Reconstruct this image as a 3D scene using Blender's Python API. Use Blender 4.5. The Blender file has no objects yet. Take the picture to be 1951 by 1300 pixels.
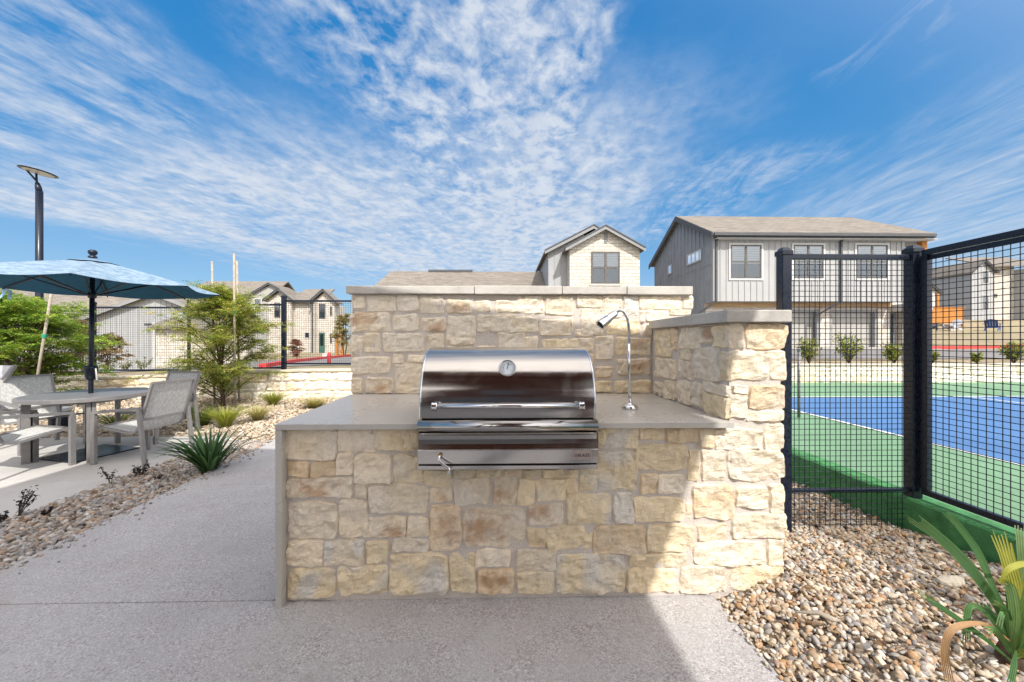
import bpy, math, random
import numpy as np
from mathutils import Vector, noise
R = math.radians
random.seed(7); rng = np.random.default_rng(7)
scene = bpy.context.scene
COL = scene.collection
# ------------------------------------------------------------------ camera geometry
YAW = R(1.2); F = 718.0; EYE = 1.35
def ray(px, py):
    xc = (px-975.5)/F; zc = -(py-650)/F
    return Vector((xc*math.cos(YAW)+math.sin(YAW), math.cos(YAW)-xc*math.sin(YAW), zc))
def at_y(px, py, Y):
    d = ray(px, py); t = Y/d.y
    return Vector((d.x*t, Y, EYE+d.z*t))
def at_x(px, py, X):
    d = ray(px, py); t = X/d.x
    return Vector((X, d.y*t, EYE+d.z*t))
def at_z(px, py, Z):
    d = ray(px, py); t = (Z-EYE)/d.z
    return Vector((d.x*t, d.y*t, Z))
def at_d(px, py, D):
    d = ray(px, py)
    return Vector((d.x*D, d.y*D, EYE+d.z*D))
def lerp(a, b, t): return a+(b-a)*t
def sstep(a, b, x):
    t = min(1, max(0, (x-a)/(b-a))); return t*t*(3-2*t)
# ------------------------------------------------------------------ materials
MATS = {}
class NT:
    def __init__(s, tree): s.t = tree; s.n = tree.nodes; s.l = tree.links
    def new(s, typ, **kw):
        n = s.n.new(typ)
        for k, v in kw.items():
            if k.startswith('i_'):
                key = k[2:]
                key = int(key) if key.isdigit() else key.replace('_', ' ')
                n.inputs[key].default_value = v
            else: setattr(n, k, v)
        return n
    def link(s, a, b): s.l.new(a, b)
    def math(s, op, a, b=None, clamp=False):
        n = s.new('ShaderNodeMath', operation=op, use_clamp=clamp)
        for i, v in enumerate((a, b)):
            if v is None: continue
            if isinstance(v, (int, float)): n.inputs[i].default_value = v
            else: s.link(v, n.inputs[i])
        return n.outputs[0]
    def mix(s, fac, a, b, blend='MIX'):
        n = s.new('ShaderNodeMix', data_type='RGBA', blend_type=blend)
        for i, v in ((0, fac), (6, a), (7, b)):
            if isinstance(v, (int, float)): n.inputs[i].default_value = v
            elif isinstance(v, tuple): n.inputs[i].default_value = (*v[:3], 1)
            else: s.link(v, n.inputs[i])
        return n.outputs[2]
    def noise(s, vec, scale, detail=4, rough=0.5, dist=0.0):
        n = s.new('ShaderNodeTexNoise'); n.inputs['Scale'].default_value = scale
        n.inputs['Detail'].default_value = detail; n.inputs['Roughness'].default_value = rough
        n.inputs['Distortion'].default_value = dist
        if vec is not None: s.link(vec, n.inputs['Vector'])
        return n.outputs['Fac']
    def voro(s, vec, scale, feature='F1', out='Distance', rand=1.0):
        n = s.new('ShaderNodeTexVoronoi', feature=feature); n.inputs['Scale'].default_value = scale
        n.inputs['Randomness'].default_value = rand
        if vec is not None: s.link(vec, n.inputs['Vector'])
        return n.outputs[out]
    def ramp(s, fac, stops, interp='LINEAR'):
        n = s.new('ShaderNodeValToRGB'); n.color_ramp.interpolation = interp
        els = n.color_ramp.elements
        while len(els) < len(stops): els.new(0.5)
        for e, (p, c) in zip(els, stops):
            e.position = p
            e.color = (c, c, c, 1) if isinstance(c, (int, float)) else (*c[:3], 1)
        s.link(fac, n.inputs[0]); return n.outputs[0]
    def mapping(s, vec, scale=(1,1,1), rot=(0,0,0), loc=(0,0,0)):
        n = s.new('ShaderNodeMapping'); n.inputs['Scale'].default_value = scale
        n.inputs['Rotation'].default_value = rot; n.inputs['Location'].default_value = loc
        s.link(vec, n.inputs['Vector']); return n.outputs[0]
    def bump(s, height, strength=0.3, dist=0.01, normal=None):
        n = s.new('ShaderNodeBump'); n.inputs['Strength'].default_value = strength
        n.inputs['Distance'].default_value = dist; s.link(height, n.inputs['Height'])
        if normal is not None: s.link(normal, n.inputs['Normal'])
        return n.outputs[0]
def mat(name, color=(.5,.5,.5), rough=0.6, metal=0.0, spec=0.5, fn=None, **kw):
    m = bpy.data.materials.new(name); m.use_nodes = True
    nt = NT(m.node_tree); b = m.node_tree.nodes['Principled BSDF']
    b.inputs['Base Color'].default_value = (*color, 1); b.inputs['Roughness'].default_value = rough
    b.inputs['Metallic'].default_value = metal; b.inputs['Specular IOR Level'].default_value = spec
    for k, v in kw.items(): b.inputs[k.replace('_', ' ')].default_value = v
    if fn:
        co = nt.new('ShaderNodeTexCoord').outputs['Object']
        fn(nt, b, co)
    MATS[name] = m; return m
def setc(nt, b, out): nt.link(out, b.inputs['Base Color'])
def setn(nt, b, out): nt.link(out, b.inputs['Normal'])
def setr(nt, b, out): nt.link(out, b.inputs['Roughness'])
def f_court(color):
    def fn(nt, b, co):
        n = nt.noise(co, .55, 7, .65); n2 = nt.noise(nt.mapping(co, (1, 5, 1), (0,0,R(30))), 1.6, 6, .7); n3 = nt.noise(co, 45, 4, .7)
        c = nt.ramp(n, [(.3, tuple(q*.86 for q in color)), (.7, tuple(q*1.12 for q in color))])
        c = nt.mix(nt.ramp(n2, [(.58, 0.), (.76, .22)]), c, tuple(.5*q+.22 for q in color))
        setc(nt, b, nt.mix(1.0, c, nt.ramp(n3, [(.3, .88), (.7, 1.06)]), 'MULTIPLY'))
        setn(nt, b, nt.bump(nt.noise(co, 220, 3), .2, .004))
    return fn
def vary(color, amt=0.25, scale=6, bump=0.0, bscale=60, detail=5):
    def fn(nt, b, co):
        f = nt.noise(co, scale, detail, 0.6)
        lo = tuple(c*(1-amt) for c in color); hi = tuple(min(1, c*(1+amt)) for c in color)
        setc(nt, b, nt.ramp(f, [(0.3, lo), (0.7, hi)]))
        if bump: setn(nt, b, nt.bump(nt.noise(co, bscale, 4), bump, 0.01))
    return fn
def attr_col(nt):
    n = nt.new('ShaderNodeAttribute'); n.attribute_name = 'Col'; return n.outputs['Color']

def f_stone(nt, b, co):
    c = attr_col(nt)
    n1 = nt.noise(co, 26, 7, 0.65); n2 = nt.noise(co, 5.0, 4, 0.6)
    v = nt.ramp(n1, [(0.25, 0.78), (0.5, 1.03), (0.75, 1.13)])
    c2 = nt.mix(1.0, c, v, 'MULTIPLY')
    c3 = nt.mix(nt.ramp(n2, [(0.45, 0.0), (0.8, 0.35)]), c2, (0.80, 0.73, 0.62))
    pits = nt.ramp(nt.voro(co, 55), [(0.05, 0.55), (0.12, 1.0)])
    pm = nt.ramp(nt.noise(co, 9, 2), [(0.6, 0.0), (0.68, 1.0)])
    c4 = nt.mix(pm, c3, nt.mix(1.0, c3, pits, 'MULTIPLY'))
    setc(nt, b, c4)
    h = nt.math('ADD', nt.math('MULTIPLY', nt.noise(nt.mapping(co, (1, 1, 1.6)), 14, 8, 0.72, .4), 1.0), nt.math('MULTIPLY', nt.noise(co, 95, 5, 0.75), 0.4))
    setn(nt, b, nt.bump(h, 0.9, 0.022))
mat('limestone', rough=0.9, spec=0.15, fn=f_stone)
def f_mortar(nt, b, co):
    n = nt.noise(co, 120, 4, 0.7); n2 = nt.noise(co, 3, 3)
    c = nt.ramp(n, [(0.3, (.56,.49,.43)), (0.6, (.72,.645,.575)), (0.8, (.80,.735,.665))])
    setc(nt, b, nt.mix(nt.math('MULTIPLY', n2, 0.35), c, (.64,.60,.56)))
    setn(nt, b, nt.bump(nt.math('ADD', n, nt.noise(co, 18, 4)), 0.8, 0.008))
mat('mortar', rough=0.95, spec=0.1, fn=f_mortar)
def f_cap(nt, b, co):
    n = nt.noise(co, 4, 6, 0.65); n2 = nt.noise(nt.mapping(co, (3, 3, 25)), 8, 5)
    c = nt.ramp(n, [(0.3, (.40,.37,.33)), (0.5, (.52,.49,.44)), (0.75, (.60,.57,.52))])
    c = nt.mix(nt.ramp(nt.noise(co, 2.3, 5, .7), [(0.58, 0.0), (0.72, 0.55)]), c, (.23,.215,.20))
    setc(nt, b, nt.mix(0.25, c, nt.ramp(n2, [(0.4, (.4,.38,.35)), (.65, (.65,.62,.57))])))
    setn(nt, b, nt.bump(nt.noise(co, 70, 5, .7), 0.35, 0.006))
mat('cap_stone', rough=0.85, spec=0.2, fn=f_cap)
def f_counter(nt, b, co):
    n = nt.noise(co, 3, 5, .6); n2 = nt.noise(co, 300, 2)
    c = nt.ramp(n, [(0.3, (.47,.44,.395)), (0.7, (.54,.51,.465))])
    c = nt.mix(nt.ramp(nt.noise(nt.mapping(co, (1.5, 6, 1)), 5, 6, .7), [(0.6, 0.0), (0.78, 0.35)]), c, (.30,.29,.275))
    setc(nt, b, nt.mix(0.08, c, nt.ramp(n2, [(0.4, 0.2), (0.6, 0.6)])))
    setr(nt, b, nt.ramp(n, [(0.3, 0.22), (0.7, 0.38)]))
mat('counter_slab', rough=0.3, spec=0.5, fn=f_counter)
def f_aggregate(nt, b, co):
    big = nt.noise(co, 1.1, 6, 0.62); mid = nt.noise(co, 5, 5, .65)
    v = nt.voro(co, 150, out='Color'); vd = nt.voro(co, 150)
    sp = nt.new('ShaderNodeSeparateColor'); nt.link(v, sp.inputs[0])
    c = nt.ramp(big, [(0.32, (.34,.33,.325)), (0.52, (.42,.41,.405)), (0.7, (.485,.475,.475))])
    stones = nt.ramp(sp.outputs[0], [(0.0, (.14,.11,.10)), (0.16, (.30,.24,.215)), (0.3, (.35,.33,.33)), (0.75, (.44,.43,.44)), (0.93, (.62,.61,.60))])
    dens = nt.ramp(mid, [(0.3, 0.12), (0.65, 0.6)])
    c = nt.mix(dens, c, stones)
    fine = nt.ramp(nt.noise(co, 210, 3, .8), [(0.35, 0.35), (0.43, 1.0), (0.7, 1.1)])
    c = nt.mix(1.0, c, fine, 'MULTIPLY')
    st = nt.ramp(nt.noise(co, 0.8, 6, .7, 0.6), [(0.53, 0.0), (0.75, 0.6)])
    c = nt.mix(st, c, (.40,.31,.27))
    st2 = nt.ramp(nt.noise(co, 2.6, 7, .75, 1.2), [(0.57, 0.0), (0.68, 0.42)])
    c = nt.mix(st2, c, (.33,.29,.27))
    setc(nt, b, c)
    h = nt.math('ADD', nt.math('MULTIPLY', vd, -0.8), nt.noise(co, 200, 3))
    setn(nt, b, nt.bump(h, 0.5, 0.004))
mat('aggregate_concrete', rough=0.88, spec=0.2, fn=f_aggregate)
def f_patio(nt, b, co):
    n = nt.noise(co, 1.3, 6, .65); n2 = nt.noise(nt.mapping(co, (14, 1.2, 1), (0, 0, R(24))), 3, 4)
    c = nt.ramp(n, [(0.3, (.43,.41,.385)), (0.7, (.55,.53,.50))])
    c = nt.mix(nt.ramp(n2, [(0.35, 0.12), (0.65, 0.0)]), c, (.35,.33,.31))
    setc(nt, b, c); setn(nt, b, nt.bump(nt.noise(co, 90, 4), 0.15, 0.004))
mat('patio_concrete', rough=0.85, spec=0.2, fn=f_patio)
def f_pebble(nt, b, co):
    c = attr_col(nt); n = nt.noise(co, 70, 4, .6)
    setc(nt, b, nt.mix(1.0, c, nt.ramp(n, [(0.3, .8), (.7, 1.15)]), 'MULTIPLY'))
mat('pebble', rough=0.7, spec=0.3, fn=f_pebble)
def f_bed(nt, b, co):
    v = nt.voro(co, 38, out='Color'); sp = nt.new('ShaderNodeSeparateColor'); nt.link(v, sp.inputs[0])
    c = nt.ramp(sp.outputs[0], [(0, (.18,.14,.105)), (.4, (.30,.24,.185)), (.8, (.42,.35,.275)), (1, (.5,.44,.37))])
    setc(nt, b, c); setn(nt, b, nt.bump(nt.voro(co, 38), 0.9, 0.02))
mat('gravel_bed', rough=0.95, spec=0.1, fn=f_bed)
def f_earth(nt, b, co):
    n = nt.noise(co, .35, 7, .65); n2 = nt.noise(co, 7, 5, .7)
    c = nt.ramp(n, [(0.3, (.24,.19,.12)), (0.5, (.33,.27,.18)), (0.72, (.25,.24,.12))])
    setc(nt, b, nt.mix(1.0, c, nt.ramp(n2, [(0.3, .65), (.7, 1.2)]), 'MULTIPLY'))
    setn(nt, b, nt.bump(n2, .5, .05))
mat('dry_earth', rough=0.95, spec=0.1, fn=f_earth)
mat('asphalt', rough=0.9, spec=0.2, fn=vary((.20,.19,.185), .2, 2.5, .3, 120))
mat('driveway_concrete', rough=0.9, spec=0.2, fn=vary((.34,.32,.30), .15, 1.2, .2, 80))
mat('red_paint', rough=0.6, fn=vary((.55,.045,.04), .2, 4))
mat('court_green', rough=0.8, spec=0.2, fn=f_court((.165,.29,.175)))
mat('court_blue', rough=0.8, spec=0.2, fn=f_court((.08,.18,.37)))
mat('kerb_green', rough=0.85, spec=0.2, fn=vary((.065,.215,.08), .3, 14, .5, 70))
mat('court_line', rough=0.7, fn=vary((.78,.78,.76), .05, 5))
def f_steel(nt, b, co):
    n = nt.noise(nt.mapping(co, (2.0, 220, 220)), 1.0, 3, .5)
    nb = nt.noise(co, 4, 4)
    setr(nt, b, nt.math('ADD', nt.ramp(n, [(.3, .10), (.7, .17)]), nt.math('MULTIPLY', nt.ramp(nt.noise(co, 6, 7, .7, 1.5), [(.45, 0.), (.75, 1.)]), .10)))
    setn(nt, b, nt.bump(nt.noise(co, 5, 3), 0.02, 0.01))
mat('brushed_steel', (.43,.415,.40), .2, 1.0, fn=f_steel)
mat('polished_steel', (.72,.71,.70), .06, 1.0, fn=lambda nt, b, co: setr(nt, b, nt.ramp(nt.noise(co, 30, 3), [(.3, .05), (.7, .12)])))
mat('brass', (.45,.28,.10), .3, 1.0, fn=vary((.45,.28,.10), .2, 60))
mat('dark_gap', (.01,.01,.01), .9, fn=vary((.012,.012,.012), .3, 10))
mat('badge_plate', (.42,.36,.33), .5, .3, fn=vary((.36,.29,.26), .1, 40))
mat('dial_face', (.75,.80,.84), .15, fn=vary((.72,.78,.83), .05, 40))
mat('black_print', (.02,.02,.02), .5, fn=vary((.02,.02,.02), .2, 30))
def f_blackmetal(nt, b, co):
    n = nt.noise(co, 40, 5, .7)
    sp = nt.ramp(nt.noise(co, 130, 2), [(.70, 0.0), (.76, 1.0)])
    c = nt.ramp(n, [(.3, (.006,.009,.018)), (.7, (.014,.02,.036))])  # mirrored sky put into the base colour as a blue cast
    setc(nt, b, nt.mix(nt.math('MULTIPLY', sp, .35), c, (.25,.25,.25)))
    setr(nt, b, nt.ramp(n, [(.3, .2), (.7, .4)]))
mat('black_metal', (.012,.013,.018), .35, 0.0, .35, fn=f_blackmetal)
mat('bronze_frame', (.25,.24,.235), .45, .3, fn=vary((.25,.24,.235), .1, 14))
def f_sling(nt, b, co):
    w = nt.new('ShaderNodeTexWave', wave_type='BANDS', bands_direction='X'); w.inputs['Scale'].default_value = 14; w.inputs['Distortion'].default_value = .8
    nt.link(co, w.inputs['Vector'])
    ck = nt.noise(nt.mapping(co, (60, 30, 30)), 1.0, 2)
    c = nt.mix(nt.ramp(ck, [(.4, 0.), (.6, .8)]), (.62,.61,.58), (.42,.42,.41))
    setc(nt, b, nt.mix(nt.math('MULTIPLY', w.outputs['Fac'], .25), c, (.5,.5,.48)))
mat('sling_fabric', (.6,.6,.57), .8, spec=.2, fn=f_sling)
def f_canopy(nt, b, co):
    n = nt.noise(nt.mapping(co, (14, 14, 60)), 1.0, 3, .6)
    n2 = nt.noise(nt.mapping(co, (4, 40, 40)), 1.0, 3, .6)
    setc(nt, b, nt.ramp(nt.math('ADD', nt.math('MULTIPLY', n, .5), nt.math('MULTIPLY', n2, .5)), [(.38, (.13,.215,.31)), (.62, (.31,.40,.48))]))
mat('umbrella_fabric', (.2,.36,.5), .85, spec=.15, fn=f_canopy)
mat('umbrella_shade_tone', rough=.9, spec=.1, fn=vary((.035,.12,.20), .12, 20))  # shade under the canopy put into the colour
mat('strap_fabric', (.25,.42,.62), .8, fn=vary((.25,.42,.62), .15, 30))
def f_leaf(nt, b, co): setc(nt, b, attr_col(nt))
def leafmat(name, trans=0.35):
    m = mat(name, rough=.55, spec=.3, fn=f_leaf)
    nt = NT(m.node_tree); b = nt.n['Principled BSDF']; out = nt.n['Material Output']
    tr = nt.new('ShaderNodeBsdfTranslucent')
    a = [n for n in nt.n if n.type == 'ATTRIBUTE'][0]
    bright = nt.mix(1.0, a.outputs['Color'], (1.5, 1.6, .8), 'MULTIPLY')
    nt.link(bright, tr.inputs['Color'])
    mx = nt.new('ShaderNodeMixShader'); mx.inputs[0].default_value = trans
    nt.link(b.outputs[0], mx.inputs[1]); nt.link(tr.outputs[0], mx.inputs[2]); nt.link(mx.outputs[0], out.inputs['Surface'])
    return m
leafmat('leaf', .35); leafmat('blade', .22)
mat('bark', rough=.95, spec=.1, fn=vary((.10,.07,.05), .4, 25, .8, 60))
mat('stake_wood', rough=.85, spec=.1, fn=vary((.36,.31,.25), .25, 18, .3, 80))
mat('tie_green', (.02,.25,.13), .6, fn=vary((.02,.28,.15), .2, 20))
def f_orangewood(nt, b, co):
    n = nt.noise(nt.mapping(co, (1, 1, 9)), 3, 5)
    setc(nt, b, nt.ramp(n, [(.3, (.36,.135,.03)), (.7, (.56,.24,.06))]))
mat('orange_wood', rough=.7, spec=.2, fn=f_orangewood)
mat('dark_wood', rough=.7, spec=.2, fn=lambda nt, b, co: setc(nt, b, nt.ramp(nt.noise(nt.mapping(co, (9, 1, 9)), 2, 5), [(.3, (.10,.035,.022)), (.7, (.19,.07,.045))])))
mat('beam_wood', rough=.75, spec=.2, fn=lambda nt, b, co: setc(nt, b, nt.ramp(nt.noise(nt.mapping(co, (1, 9, 9)), 1.2, 5), [(.3, (.34,.21,.10)), (.7, (.55,.38,.22))])))
mat('siding_light', rough=.7, spec=.25, fn=vary((.38,.378,.372), .06, 1.5))
mat('siding_grey', rough=.7, spec=.25, fn=vary((.36,.365,.37), .06, 1.5))
mat('siding_dark', rough=.7, spec=.25, fn=vary((.26,.275,.30), .1, 1.5))
mat('trim_dark', rough=.6, spec=.3, fn=vary((.085,.088,.095), .15, 6))
mat('trim_grey', rough=.6, spec=.3, fn=vary((.26,.265,.27), .1, 6))
mat('trim_white', rough=.6, spec=.3, fn=vary((.55,.545,.53), .06, 6))
mat('garage_panel', rough=.65, spec=.25, fn=vary((.40,.385,.355), .06, 2))
mat('bounce_paint', rough=.7, fn=vary((.74,.71,.66), .05, 2))
mat('window_frame', rough=.5, spec=.4, fn=vary((.10,.092,.085), .15, 12))
mat('dark_room', rough=.8, fn=vary((.10,.135,.165), .35, 1.2))
mat('blind', rough=.6, fn=vary((.74,.77,.80), .06, 5))
def f_roof(nt, b, co):
    br = nt.new('ShaderNodeTexBrick'); br.inputs['Scale'].default_value = 1.0
    br.inputs['Brick Width'].default_value = .42; br.inputs['Row Height'].default_value = .16; br.inputs['Mortar Size'].default_value = .012
    br.inputs['Color1'].default_value = (.15,.13,.11, 1); br.inputs['Color2'].default_value = (.27,.24,.205, 1); br.inputs['Mortar'].default_value = (.10,.09,.08, 1)
    br.offset = .37
    sx = nt.new('ShaderNodeSeparateXYZ'); nt.link(co, sx.inputs[0])
    cb = nt.new('ShaderNodeCombineXYZ'); nt.link(nt.math('ADD', sx.outputs[0], nt.math('MULTIPLY', sx.outputs[1], .37)), cb.inputs[0]); nt.link(nt.math('MULTIPLY', sx.outputs[2], 2.0), cb.inputs[1])
    nt.link(cb.outputs[0], br.inputs['Vector'])
    n = nt.noise(nt.mapping(co, (.6, .6, 8)), 2.0, 4)
    c = nt.mix(.45, br.outputs['Color'], nt.ramp(n, [(.3, (.15,.135,.115)), (.7, (.28,.25,.215))]))
    setc(nt, b, c); setn(nt, b, nt.bump(br.outputs['Fac'], -.4, .02))
mat('roof_shingle', rough=.9, spec=.15, fn=f_roof)
def f_housestone(nt, b, co, c1=(.72,.675,.60), c2=(.60,.54,.455)):
    br = nt.new('ShaderNodeTexBrick'); br.inputs['Scale'].default_value = 1.0
    br.inputs['Brick Width'].default_value = .44; br.inputs['Row Height'].default_value = .17; br.inputs['Mortar Size'].default_value = .014
    br.inputs['Color1'].default_value = (*c1, 1); br.inputs['Color2'].default_value = (*c2, 1); br.inputs['Mortar'].default_value = (.52,.47,.42, 1)
    br.offset = .43; br.squash = .65; br.squash_frequency = 3
    nz = nt.new('ShaderNodeTexNoise'); nz.inputs['Scale'].default_value = 2.2; nt.link(co, nz.inputs['Vector'])
    dv = nt.new('ShaderNodeMix', data_type='VECTOR'); dv.inputs[0].default_value = .09
    nt.link(co, dv.inputs[4]); nt.link(nz.outputs['Color'], dv.inputs[5])
    sx = nt.new('ShaderNodeSeparateXYZ'); nt.link(dv.outputs[1], sx.inputs[0])
    cb = nt.new('ShaderNodeCombineXYZ'); nt.link(nt.math('ADD', sx.outputs[0], sx.outputs[1]), cb.inputs[0]); nt.link(sx.outputs[2], cb.inputs[1])
    nt.link(cb.outputs[0], br.inputs['Vector'])
    setc(nt, b, nt.mix(1.0, br.outputs['Color'], nt.ramp(nt.noise(co, 8, 5, .7), [(.3, .8), (.7, 1.1)]), 'MULTIPLY'))
    h = nt.math('ADD', nt.math('MULTIPLY', br.outputs['Fac'], -1.0), nt.noise(co, 9, 5, .7))
    setn(nt, b, nt.bump(h, .9, .05))
mat('house_stone', rough=.9, spec=.15, fn=f_housestone)
mat('blue_plastic', rough=.45, fn=vary((.02,.07,.30), .1, 8))
mat('white_plastic', rough=.45, fn=vary((.55,.56,.60), .06, 8))
mat('slate_plastic', rough=.45, fn=vary((.11,.15,.22), .1, 8))
mat('lens_white', rough=.4, fn=vary((.6,.6,.58), .05, 12))
mat('door_teal', rough=.5, fn=vary((.05,.13,.10), .1, 6))
mat('door_blue', rough=.4, fn=vary((.30,.38,.42), .1, 2))
# architectural glass: mostly see-through with a sky reflection
g = bpy.data.materials.new('window_glass'); g.use_nodes = True; MATS['window_glass'] = g
nt = NT(g.node_tree); nt.n.remove(nt.n['Principled BSDF'])
gl = nt.new('ShaderNodeBsdfGlossy'); gl.inputs['Roughness'].default_value = .02; gl.inputs['Color'].default_value = (.85,.9,.95,1)
tp = nt.new('ShaderNodeBsdfTransparent'); tp.inputs['Color'].default_value = (.92,.95,.96,1)
fr = nt.new('ShaderNodeLayerWeight'); fr.inputs['Blend'].default_value = .35
gco = nt.new('ShaderNodeTexCoord').outputs['Object']
nt.link(nt.bump(nt.noise(gco, 1.5, 2), .05, .05), gl.inputs['Normal'])
mx = nt.new('ShaderNodeMixShader'); nt.link(nt.math('ADD', fr.outputs['Fresnel'], .07, True), mx.inputs[0])
nt.link(tp.outputs[0], mx.inputs[1]); nt.link(gl.outputs[0], mx.inputs[2]); nt.link(mx.outputs[0], nt.n['Material Output'].inputs['Surface'])
# ------------------------------------------------------------------ objects
ROOTLOC = {}
def tag(o, label, cat=None, group=None, kind=None):
    o['label'] = label
    if cat: o['category'] = cat
    if group: o['group'] = group
    if kind: o['kind'] = kind
    return o
def thing(name, label, cat, loc=(0,0,0), rz=0, group=None):
    o = bpy.data.objects.new(name, None); COL.objects.link(o)
    o.empty_display_size = .2
    o.location = loc; o.rotation_euler = (0, 0, rz); ROOTLOC[o.name] = Vector(loc)
    return tag(o, label, cat, group)
def link_mesh(name, me, parent=None, smooth=False, mats=(), bevel=0):
    o = bpy.data.objects.new(name, me); COL.objects.link(o)
    if parent: o.parent = parent; ROOTLOC[o.name] = ROOTLOC.get(parent.name, Vector((0,0,0)))
    for m in mats: me.materials.append(MATS[m])
    if smooth: me.polygons.foreach_set('use_smooth', [True]*len(me.polygons))
    if bevel:
        b = o.modifiers.new('bevel', 'BEVEL'); b.width = bevel; b.segments = 2; b.limit_method = 'ANGLE'; b.angle_limit = R(50)
    return o
class MB:
    """collects shapes; build() links them as one mesh. Points are world points unless local=True at build."""
    def __init__(s): s.v = []; s.f = []; s.c = []; s.m = []; s.mi = 0; s.sm = []; s.smooth = False
    def add(s, vs, fs, cols=None):
        n = len(s.v); s.v += [tuple(v) for v in vs]
        s.f += [tuple(i+n for i in f) for f in fs]; s.m += [s.mi]*len(fs); s.sm += [s.smooth]*len(fs)
        if cols is not None:
            s.c += [(1,1,1)]*(n-len(s.c)) + list(cols)
        return s
    def box(s, x0, x1, y0, y1, z0, z1):
        vs = [(x,y,z) for x in (x0,x1) for y in (y0,y1) for z in (z0,z1)]
        return s.add(vs, [(0,1,3,2),(4,6,7,5),(0,4,5,1),(2,3,7,6),(0,2,6,4),(1,5,7,3)])
    def bar(s, p, q, w, h=None, up=(0,0,1)):
        """rectangular bar from p to q, w across, h along 'up'"""
        p = Vector(p); q = Vector(q); h = h or w; d = (q-p).normalized(); u = Vector(up)
        if abs(d.dot(u)) > .98: u = Vector((0,1,0))
        a = d.cross(u).normalized()*w/2; b = a.cross(d).normalized()*h/2
        vs = [e+i*a+j*b for e in (p,q) for i,j in ((-1,-1),(1,-1),(1,1),(-1,1))]
        return s.add(vs, [(3,2,1,0),(4,5,6,7),(0,1,5,4),(1,2,6,5),(2,3,7,6),(3,0,4,7)])
    def tube(s, pts, r, seg=10, cap=True):
        pts = [Vector(p) for p in pts]; n = len(pts)
        rs = r if isinstance(r, (list, tuple)) else [r]*n
        vs = []; prev = None
        for i, p in enumerate(pts):
            d = (pts[min(i+1,n-1)]-pts[max(i-1,0)]).normalized()
            if prev is None:
                u = Vector((0,0,1)) if abs(d.z) < .9 else Vector((1,0,0))
                a = d.cross(u).normalized()
            else:
                a = (prev - d*prev.dot(d)).normalized()
            prev = a; b = d.cross(a)
            for k in range(seg):
                t = 2*math.pi*k/seg; vs.append(p+(a*math.cos(t)+b*math.sin(t))*rs[i])
        fs = [(i*seg+k, i*seg+(k+1)%seg, (i+1)*seg+(k+1)%seg, (i+1)*seg+k) for i in range(n-1) for k in range(seg)]
        if cap: fs += [tuple(range(seg-1,-1,-1)), tuple((n-1)*seg+k for k in range(seg))]
        return s.add(vs, fs)
    def lathe(s, prof, c, seg=24, axis=(0,0,1)):
        ax = Vector(axis).normalized(); u = Vector((1,0,0)) if abs(ax.x) < .9 else Vector((0,1,0))
        a = ax.cross(u).normalized(); b = ax.cross(a); c = Vector(c)
        vs = []
        for r, h in prof:
            for k in range(seg):
                t = 2*math.pi*k/seg; vs.append(c+ax*h+(a*math.cos(t)+b*math.sin(t))*max(r,1e-4))
        n = len(prof)
        fs = [(i*seg+k, i*seg+(k+1)%seg, (i+1)*seg+(k+1)%seg, (i+1)*seg+k) for i in range(n-1) for k in range(seg)]
        fs += [tuple(range(seg-1,-1,-1)), tuple((n-1)*seg+k for k in range(seg))]
        return s.add(vs, fs)
    def prism(s, poly, vec):
        poly = [Vector(p) for p in poly]; n = len(poly); vec = Vector(vec)
        vs = poly+[p+vec for p in poly]
        return s.add(vs, [tuple(range(n)), tuple(range(2*n-1,n-1,-1))]+[(i,i+n,(i+1)%n+n,(i+1)%n) for i in range(n)])
    def quad(s, a, b, c, d): return s.add([a,b,c,d], [(0,1,2,3)])
    def grid(s, fn, nu, nv, cols=None):
        vs = [fn(i/nu, j/nv) for j in range(nv+1) for i in range(nu+1)]
        fs = [(j*(nu+1)+i, j*(nu+1)+i+1, (j+1)*(nu+1)+i+1, (j+1)*(nu+1)+i) for j in range(nv) for i in range(nu)]
        return s.add(vs, fs, cols)
    def build(s, name, mats, parent=None, smooth=False, bevel=0, local=False, fixn=True):
        if isinstance(mats, str): mats = (mats,)
        me = bpy.data.meshes.new(name)
        off = Vector((0,0,0)) if (local or not parent) else ROOTLOC.get(parent.name, Vector((0,0,0)))
        me.from_pydata([(v[0]-off.x, v[1]-off.y, v[2]-off.z) for v in s.v], [], s.f)
        if fixn:
            import bmesh
            bm = bmesh.new(); bm.from_mesh(me); bmesh.ops.recalc_face_normals(bm, faces=bm.faces); bm.to_mesh(me); bm.free()
        if s.c:
            s.c += [(1,1,1)]*(len(s.v)-len(s.c))
            at = me.color_attributes.new('Col', 'FLOAT_COLOR', 'POINT')
            at.data.foreach_set('color', np.array([(c[0],c[1],c[2],1) for c in s.c], dtype=np.float32).ravel())
        o = link_mesh(name, me, parent, smooth, mats, bevel)
        if len(mats) > 1: me.polygons.foreach_set('material_index', s.m)
        if not smooth and any(s.sm): me.polygons.foreach_set('use_smooth', s.sm)
        return o
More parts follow.
